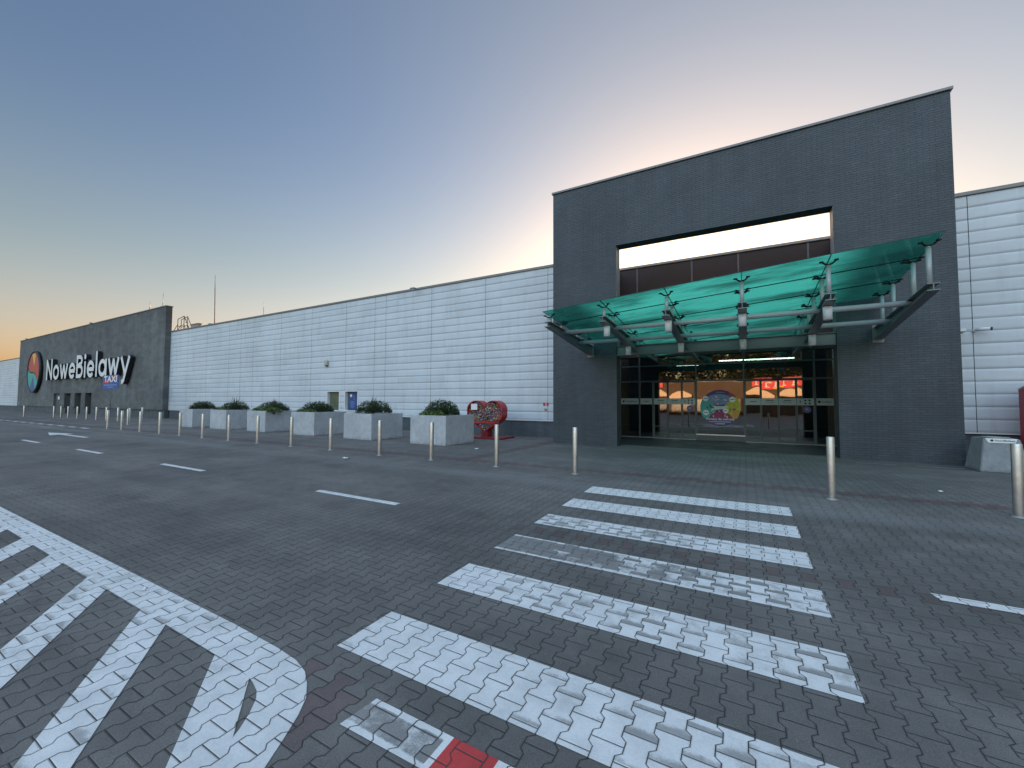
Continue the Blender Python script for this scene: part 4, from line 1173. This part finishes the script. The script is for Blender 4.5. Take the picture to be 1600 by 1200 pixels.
for x in (-.5, .5): box(bm, x-.06, x+.06, -.4, .4, 0, .078)
put('foot', bm, M['black'], rc)
bm = bmesh.new(); box(bm, -.3, .3, -.5, -.452, 1.35, 1.6); put('flap', bm, M['reddark'], rc)

# ------------------------------------------------------------------ taxi sign
ts = empty('taxi_sign', (-43.4, 12.6, 0), 'blue TAXI sign board high on a thin grey pole before the grey block', 'sign')
bm = bmesh.new(); tube(bm, (0, .06, 0), (0, .06, 3.5), .022, 12); put('pole', bm, M['plasterpole'] if 'plasterpole' in M else plain('grey_pole_paint', lin(.13, .145, .155), .5), ts)
bm = bmesh.new(); box(bm, -1.55, 1.55, 0, .03, 2.45, 3.52); bd = put('board', bm, M['blue'], ts)
bm = bmesh.new(); poly_xz(bm, [(-1.5, 2.84), (-.6, 2.86), (.2, 3.08), (1.5, 3.36), (1.5, 3.48), (.5, 3.48), (.1, 3.25), (-1.5, 3.0)], -.003); bmesh.ops.triangulate(bm, faces=bm.faces[:]); put('red_sweep', bm, M['redink'], bd)
bm = text_bm('TAXI', .66, .006, .02); ex = extent(bm)
bmesh.ops.translate(bm, verts=bm.verts, vec=(-ex[0], 0, 0)); bmesh.ops.scale(bm, vec=(2.6/(ex[1]-ex[0]), 1, 1), verts=bm.verts); bmesh.ops.translate(bm, verts=bm.verts, vec=(-1.3, -.01, 2.99))
for f in bm.faces: f.material_index = 0
put('lettering', bm, M['white'], bd)
bm = bmesh.new(); box(bm, -1.3, 1.3, -.006, -.001, 2.70, 2.79); box(bm, -.55, .55, -.006, -.001, 2.54, 2.62); put('print', bm, M['skyblue'], bd)

# ------------------------------------------------------------------ small fittings
def floodlight(x, z, y, label):
    e = empty('floodlight', (x, y, z), label, 'lamp', 'floodlights on the roof edge')
    bm = bmesh.new(); tube(bm, (0, .1, .02), (0, -.36, -.04), .02, 10); put('arm', bm, M['galv'], e)
    bm = bmesh.new(); box(bm, -.15, .15, -.52, -.32, -.10, -.01, bev=.02); put('housing', bm, plain('floodlight_grey', lin(.2, .2, .21), .5), e)
    bm = bmesh.new(); box(bm, -.12, .12, -.5, -.35, -.108, -.101); put('lens', bm, M['lampwhite'], e)
floodlight(-15.3, Z1+.02, YW, 'small floodlight on an arm on the roof edge above the planters')
floodlight(-36.5, Z1+.02, YW, 'small floodlight on an arm on the roof edge by the tall mast')
floodlight(-60.8, BZ+.0, YB, 'small floodlight on the top edge of the grey block')
floodlight(-84.5, BZ+.0, YB, 'tiny floodlight on the grey block above the round emblem')
e = empty('alarm_siren', (-22.75, YW, 3.92), 'small beige siren box high on the white wall above the windows', 'siren')
bm = bmesh.new(); box(bm, -.12, .12, -.18, -.005, -.14, .18, bev=.03); put('body', bm, M['beige'], e)
bm = bmesh.new(); box(bm, -.08, .08, -.15, -.05, -.2, -.142, bev=.01); put('lamp_lens', bm, M['black'], e)
e = empty('security_camera', (5.77, YW, 3.66), 'white bullet camera on the white wall above the litter bin', 'camera')
bm = bmesh.new(); tube(bm, (-.02, .04, -.04), (-.02, -.12, -.02), .03, 12); put('bracket', bm, M['white'], e)
bm = bmesh.new(); tube(bm, (-.02, -.12, .0), (.24, -.24, -.01), .045, 16); put('body', bm, M['white'], e)
bm = bmesh.new(); tube(bm, (.235, -.238, -.01), (.27, -.254, -.012), .046, 16); put('lens', bm, M['black'], e)
e = empty('wall_detector', (5.50, YW, 3.68), 'tiny white detector at the edge of the dark pier', 'detector')
bm = bmesh.new(); box(bm, -.06, .06, -.12, .0, -.05, .03, bev=.012); put('body', bm, M['white'], e)
e = empty('fire_socket', (-7.72, YW, 1.22), 'small red-marked socket low on the white wall beside the dark pier', 'socket')
bm = bmesh.new(); tube(bm, (0, .02, 0), (0, -.10, 0), .05, 14); put('cap', bm, M['galv'], e)
for dx in (-.07, .09):
    bm = bmesh.new(); box(bm, dx-.05, dx+.05, -.012, -.002, .16, .30); put('marker', bm, M['redink'], e)
def mast(x, y, z0, z1, r, label, m='mast', lean=0.):
    e = empty('lightning_rod', (x, y, z0), label, 'mast', 'rods on the roofs')
    bm = bmesh.new(); tube(bm, (0, 0, 0), (lean, 0, (z1-z0)*.8), r, 8, r*.7); put('rod', bm, M[m], e)
    bm = bmesh.new(); tube(bm, (lean, 0, (z1-z0)*.8), (lean*1.2, 0, z1-z0), r*.55, 8, r*.3); put('tip', bm, M[m], e)
    bm = bmesh.new(); box(bm, -.15, .15, -.15, .15, .0, .08); put('base', bm, M['galv'], e)
mast(-43.9, 20, Z1-.1, 13.65, .055, 'tall thin red-brown mast on the white hall roof', lean=-.25)
mast(-45.55, 16.52, BZ+.09, 11.4, .03, 'thin rod on the end of the grey block', 'galv')
mast(-52.6, 18, Z1-.1, 11.6, .07, 'short thick rod showing above the middle of the grey block', 'galv')
mast(-35.85, 20, Z1-.1, 10.0, .03, 'short faint rod on the hall roof between the tall mast and the portal', 'galv')
e = empty('roof_railing', (-50.5, 20, Z1-.1), 'brown tubular ladder railing on the roof behind the grey block', 'railing')
bm = bmesh.new()
for y in (0., .3):
    for x, zt in ((-1.0, 2.55), (.35, 2.75)): tube(bm, (x, y, 0), (x, y, zt), .035, 8)
    tube(bm, (-1.0, y, 2.55), (.35, y, 2.75), .035, 8); tube(bm, (-1.0, y, 1.75), (.35, y, 1.85), .03, 8)
    tube(bm, (.35, y, 2.75), (2.3, y, .3), .035, 8); tube(bm, (.35, y, 1.9), (1.4, y, .3), .03, 8)
    tube(bm, (-1.0, y, 2.0), (-2.6, y, .9), .03, 8)
put('rail', bm, M['rust'], e)
bm = bmesh.new()
for k in range(7): tube(bm, (2.3-k*.33, 0, .3+k*.35), (2.3-k*.33, .3, .3+k*.35), .02, 6)
put('rung', bm, M['rust'], e)
e = empty('roof_unit', (-47.6, 20, Z1-.1), 'grey metal ventilation box on the roof beside the brown railing', 'vent box')
bm = bmesh.new(); box(bm, -.75, .75, -.15, .15, .0, 1.62, bev=.03); put('casing', bm, M['galv'], e)
bm = bmesh.new(); box(bm, -.8, .8, -.2, .2, 1.625, 1.70, bev=.01); put('lid', bm, M['coping'], e)
# thin lightning wire along the roof edges
for xa, xb in ((-44, -5.2), (3.3, 40)):
    e = empty('roof_wire', (xa, YW+.2, Z1+.115), 'thin lightning wire on stubs along the hall roof edge beside the '+('mast' if xa < 0 else 'portal and bin'), 'wire')
    bm = bmesh.new(); n = int((xb-xa)/1.1)
    tube(bm, (0, 0, .075), (xb-xa, 0, .075), .006, 5); put('wire', bm, M['galv'], e)
    bm = bmesh.new()
    for k in range(n): tube(bm, (k*1.1+.2, 0, 0), (k*1.1+.2, 0, .08), .013, 5)
    put('stub', bm, M['galv'], e)
# litter
def crumple(x, y, z, s, label, seed):
    rg = random.Random(seed); bm = bmesh.new()
    n = 5; g_ = [[bm.verts.new(((i/n-.5)*s+rg.uniform(-.1, .1)*s, (j/n-.5)*s*.7+rg.uniform(-.1, .1)*s, rg.uniform(.03, .3)*s)) for i in range(n+1)] for j in range(n+1)]
    for j in range(n):
        for i in range(n): bm.faces.new((g_[j][i], g_[j][i+1], g_[j+1][i+1], g_[j+1][i]))
    r = bmesh.ops.extrude_face_region(bm, geom=bm.faces[:]); bmesh.ops.translate(bm, verts=[v for v in r['geom'] if isinstance(v, bmesh.types.BMVert)], vec=(0, 0, .003))
    o = put('paper_scrap', bm, M['paper']); o.location = (x, y, z); o.rotation_euler = (0, 0, rg.uniform(0, 6))
    tag(o, label, 'litter', 'scraps of white litter')
crumple(-4.74, 1.66, rz(1.66), .07, 'tiny white scrap lying at the edge of the hatched road marking', 1)
crumple(-9.5, 7.6, rz(7.6), .16, 'white paper scrap on the road edge near the bollards', 2)
crumple(-7.65, 11.2, 0, .12, 'white scrap on the pavement between nearest planter and portal', 3)
crumple(2.98, 10.1, 0, .07, 'tiny white scrap on the pavement before the pier beside the bin', 4)

# ------------------------------------------------------------------ across the car park: what the doors reflect
OY = -45.
ob_ = empty('opposite_store', (0, OY, -.47), 'low sunlit retail store with red signs across the car park, seen reflected in the doors', 'building')
bm = bmesh.new(); box(bm, -48, 48, -12, 0, 0, 5.8); put('wall', bm, plain('warm_store_wall', lin(.085, .055, .036), .7, 0, .25, .5), ob_)
bm = bmesh.new(); box(bm, -48.2, 48.2, -12.2, .12, 5.803, 6.0); put('roof', bm, M['brown'], ob_)
for xc in (-34, -25, -14.5, -10.4, -6.2, -2, 2.2, 6.6, 16, 25, 34):
    bm = bmesh.new(); box(bm, xc-1.7, xc+1.7, .002, .08, .1, 2.7); w_ = put('window', bm, plain('store_dark_window', lin(.05, .045, .04), .2), ob_)
    if -8 < xc < 0: continue
    bm = bmesh.new()
    arc_ = [(xc-2.0+4.0*i/16, 3.45+.95*math.sin(math.pi*i/16)) for i in range(17)]
    low_ = [(x, 3.05) for x, z in arc_]
    V4 = [[bm.verts.new((x, y, z)) for x, z in q] for q, y in ((arc_, 1.3), (low_, 1.3), (arc_, .09), (low_, 1.26))]
    for i in range(16):
        bm.faces.new((V4[1][i], V4[1][i+1], V4[0][i+1], V4[0][i])); bm.faces.new((V4[0][i], V4[0][i+1], V4[2][i+1], V4[2][i])); bm.faces.new((V4[3][i+1], V4[3][i], V4[2][i], V4[2][i+1]))
    put('awning', bm, plain('pale_awning', lin(.85, .66, .46), .8, 0, .05), ob_)
def red_sign(x0, x1, z0, z1, label):
    e = empty('store_sign', ((x0+x1)/2, OY+.13, -.47), label, 'sign', 'red signs on the opposite store')
    w = (x1-x0)/2
    bm = bmesh.new(); box(bm, -w, w, 0, .2, z0, z1); put('board', bm, plain('store_sign_red', lin(.75, .02, .03), .5, 0, .05), e)
    bm = bmesh.new()
    k = -w+.5; up = True
    while k < w-1.:
        box(bm, k, k+.55, .203, .23, z0+.35, z0+.5); box(bm, k+.1, k+.28, .203, .235, z0+.5, z1-.4); box(bm, k+.35, k+.9, .203, .228, z1-.55, z1-.38); k += 1.3
    put('white_figures', bm, M['white'], e)
    bm = bmesh.new(); box(bm, -.9, .6, .203, .24, z0+.1, z0+.32); put('yellow_bar', bm, plain('store_yellow', lin(.8, .5, .05), .5), e)
red_sign(1.2, 9.0, 4.55, 6.25, 'wide red store sign reflected in the doors nearest the litter bin')
red_sign(-16.2, -13.2, 4.55, 6.2, 'small red store sign reflected in the doors nearest the planters')
M['treeleaf'] = leaf_mat('distant_tree_leaf', lin(.008, .012, .006), lin(.016, .022, .01))
def tree(x, y, h, seed, label):
    rg = random.Random(seed); e = empty('tree', (x, y, -.47), label, 'tree', 'trees behind the opposite store')
    bm = bmesh.new(); tube(bm, (0, 0, 0), (.2, 0, h*.55), .28, 8, .12)
    for k in range(5):
        a = rg.uniform(0, 6); tube(bm, (.1, 0, h*rg.uniform(.3, .5)), (math.cos(a)*h*.25, math.sin(a)*h*.25, h*rg.uniform(.6, .85)), .1, 6, .03, False)
    put('trunk', bm, M['twig'], e)
    bm = bmesh.new()
    for k in range(24):
        c = Vector((rg.gauss(0, h*.21), rg.gauss(0, h*.19), h*rg.uniform(.42, .92))); r = h*rg.uniform(.09, .16)
        for i in range(300):
            v = rdir(rg); p = c+v*r*rg.uniform(.4, 1.08); leaf(bm, p, v+rdir(rg), rdir(rg), .62*rg.uniform(.6, 1.2), .42)
    put('crown', bm, M['treeleaf'], e)
for k, (x, h) in enumerate(((-13, 9), (-6.5, 11.5), (-1., 10.5), (4., 12), (9.5, 11))):
    tree(x*1.5, -60-k % 2*3, h*1.35, k+20, ['low tree', 'tall tree', 'mid-height tree', 'tallest tree', 'broad tree'][k]+' behind the opposite store, reflected '+['above the small red sign', 'left of centre in the glass', 'in the central glass', 'above the wide red sign', 'beyond the wide red sign'][k])

# ------------------------------------------------------------------ sky, sun, camera
SKY_TINT, SKY_LOW, VAULT_FILL = (1.09, .965, .965, 1), (1.34, 1.13, 1.34, 1), (4.8, 4.55, 4.3)
SUN_EL, SUN_AZ = R(7.), R(-6.)      # azimuth from +Y towards +X
w = bpy.data.worlds.new('World'); SC.world = w; w.use_nodes = True
nt = w.node_tree; bg = nt.nodes['Background']
sk = nt.nodes.new('ShaderNodeTexSky'); sk.sky_type = 'NISHITA'; sk.sun_disc = False
sk.sun_elevation = SUN_EL; sk.sun_rotation = SUN_AZ
sk.altitude = 100; sk.air_density = 1.4; sk.dust_density = 2.1; sk.ozone_density = 2.
tc = nt.nodes.new('ShaderNodeTexCoord')
gm = nt.nodes.new('ShaderNodeGamma'); gm.inputs[1].default_value = .97
nt.links.new(sk.outputs[0], gm.inputs[0])
def wramp(sock, a0, a1, o0, o1):
    m = nt.nodes.new('ShaderNodeMapRange'); m.interpolation_type = 'SMOOTHSTEP'
    for i, v in enumerate((a0, a1, o0, o1)): m.inputs[i+1].default_value = v
    nt.links.new(sock, m.inputs[0]); return m.outputs[0]
def wmul(col, v):
    m = nt.nodes.new('ShaderNodeMix'); m.data_type = 'RGBA'; m.blend_type = 'MULTIPLY'; m.inputs[0].default_value = 1.
    nt.links.new(col, m.inputs[6])
    if isinstance(v, tuple): m.inputs[7].default_value = v
    else: nt.links.new(v, m.inputs[7])
    return m.outputs[2]
def wmath(op, p, q):
    m = nt.nodes.new('ShaderNodeMath'); m.operation = op
    for i, v in enumerate((p, q)):
        if isinstance(v, float): m.inputs[i].default_value = v
        else: nt.links.new(v, m.inputs[i])
    return m.outputs[0]
col = wmul(gm.outputs[0], SKY_TINT)
sx = nt.nodes.new('ShaderNodeSeparateXYZ'); nt.links.new(tc.outputs['Generated'], sx.inputs[0])
# dusk haze glowing pinkish low on the side of the set sun
low = wmath('MULTIPLY', wramp(sx.outputs[2], .02, .30, 1., 0.), wramp(sx.outputs[1], -.3, .2, 0., 1.))
hz = nt.nodes.new('ShaderNodeMix'); hz.data_type = 'RGBA'; nt.links.new(low, hz.inputs[0])
hz.inputs[6].default_value = (1, 1, 1, 1); hz.inputs[7].default_value = SKY_LOW
col = wmul(col, hz.outputs[2])
# deeper blue high up, away from the sun
far = wmath('MULTIPLY', wramp(sx.outputs[0], -.95, -.15, 1., 0.), wramp(sx.outputs[2], .15, .6, 0., 1.))
db = nt.nodes.new('ShaderNodeMix'); db.data_type = 'RGBA'; nt.links.new(far, db.inputs[0])
db.inputs[6].default_value = (1, 1, 1, 1); db.inputs[7].default_value = (.66, .78, 1.0, 1)
col = wmul(col, db.outputs[2])
# sky brightness added overhead and behind the viewer, filling walls and ground
dp = nt.nodes.new('ShaderNodeVectorMath'); dp.operation = 'DOT_PRODUCT'; dp.inputs[1].default_value = (0, -.5, .866)
nt.links.new(tc.outputs['Generated'], dp.inputs[0])
cc_ = nt.nodes.new('ShaderNodeCombineColor'); 
for i in range(3): nt.links.new(wramp(dp.outputs['Value'], .42, .85, 1., VAULT_FILL[i]), cc_.inputs[i])
col = wmul(col, cc_.outputs[0])
nt.links.new(col, bg.inputs[0])
bg.inputs[1].default_value = .12
sd = bpy.data.lights.new('sun', 'SUN'); sd.energy = 5.; sd.angle = R(.5); sd.color = (1., .62, .34)
so = bpy.data.objects.new('sun', sd); COL.objects.link(so)
dirv = Vector((math.sin(SUN_AZ)*math.cos(SUN_EL), math.cos(SUN_AZ)*math.cos(SUN_EL), math.sin(SUN_EL)))
so.rotation_euler = dirv.to_track_quat('Z', 'Y').to_euler(); so.location = dirv*60

cd = bpy.data.cameras.new('camera'); cam = bpy.data.objects.new('camera', cd); COL.objects.link(cam); SC.camera = cam
yaw, pitch, roll, F = R(29.4797), R(2.4921), R(.24302), 643.08
f = Vector((-math.sin(yaw)*math.cos(pitch), math.cos(yaw)*math.cos(pitch), math.sin(pitch)))
r = Vector((math.cos(yaw), math.sin(yaw), 0)); u = r.cross(f)
r2 = r*math.cos(roll)+u*math.sin(roll); u2 = -r*math.sin(roll)+u*math.cos(roll)
cam.matrix_world = Matrix(((r2.x, u2.x, -f.x, 0), (r2.y, u2.y, -f.y, 0), (r2.z, u2.z, -f.z, 1.55), (0, 0, 0, 1)))
cd.sensor_width = 36.; cd.lens = F/1600*36.; cd.clip_start = .05; cd.clip_end = 2000.
vs = SC.view_settings; vs.view_transform = 'Standard'; vs.look = 'None'; vs.gamma = 1.; vs.exposure = 1.12; vs.use_curve_mapping = False
SC.cycles.max_bounces = 8; SC.cycles.transparent_max_bounces = 12; SC.cycles.sample_clamp_indirect = 6.
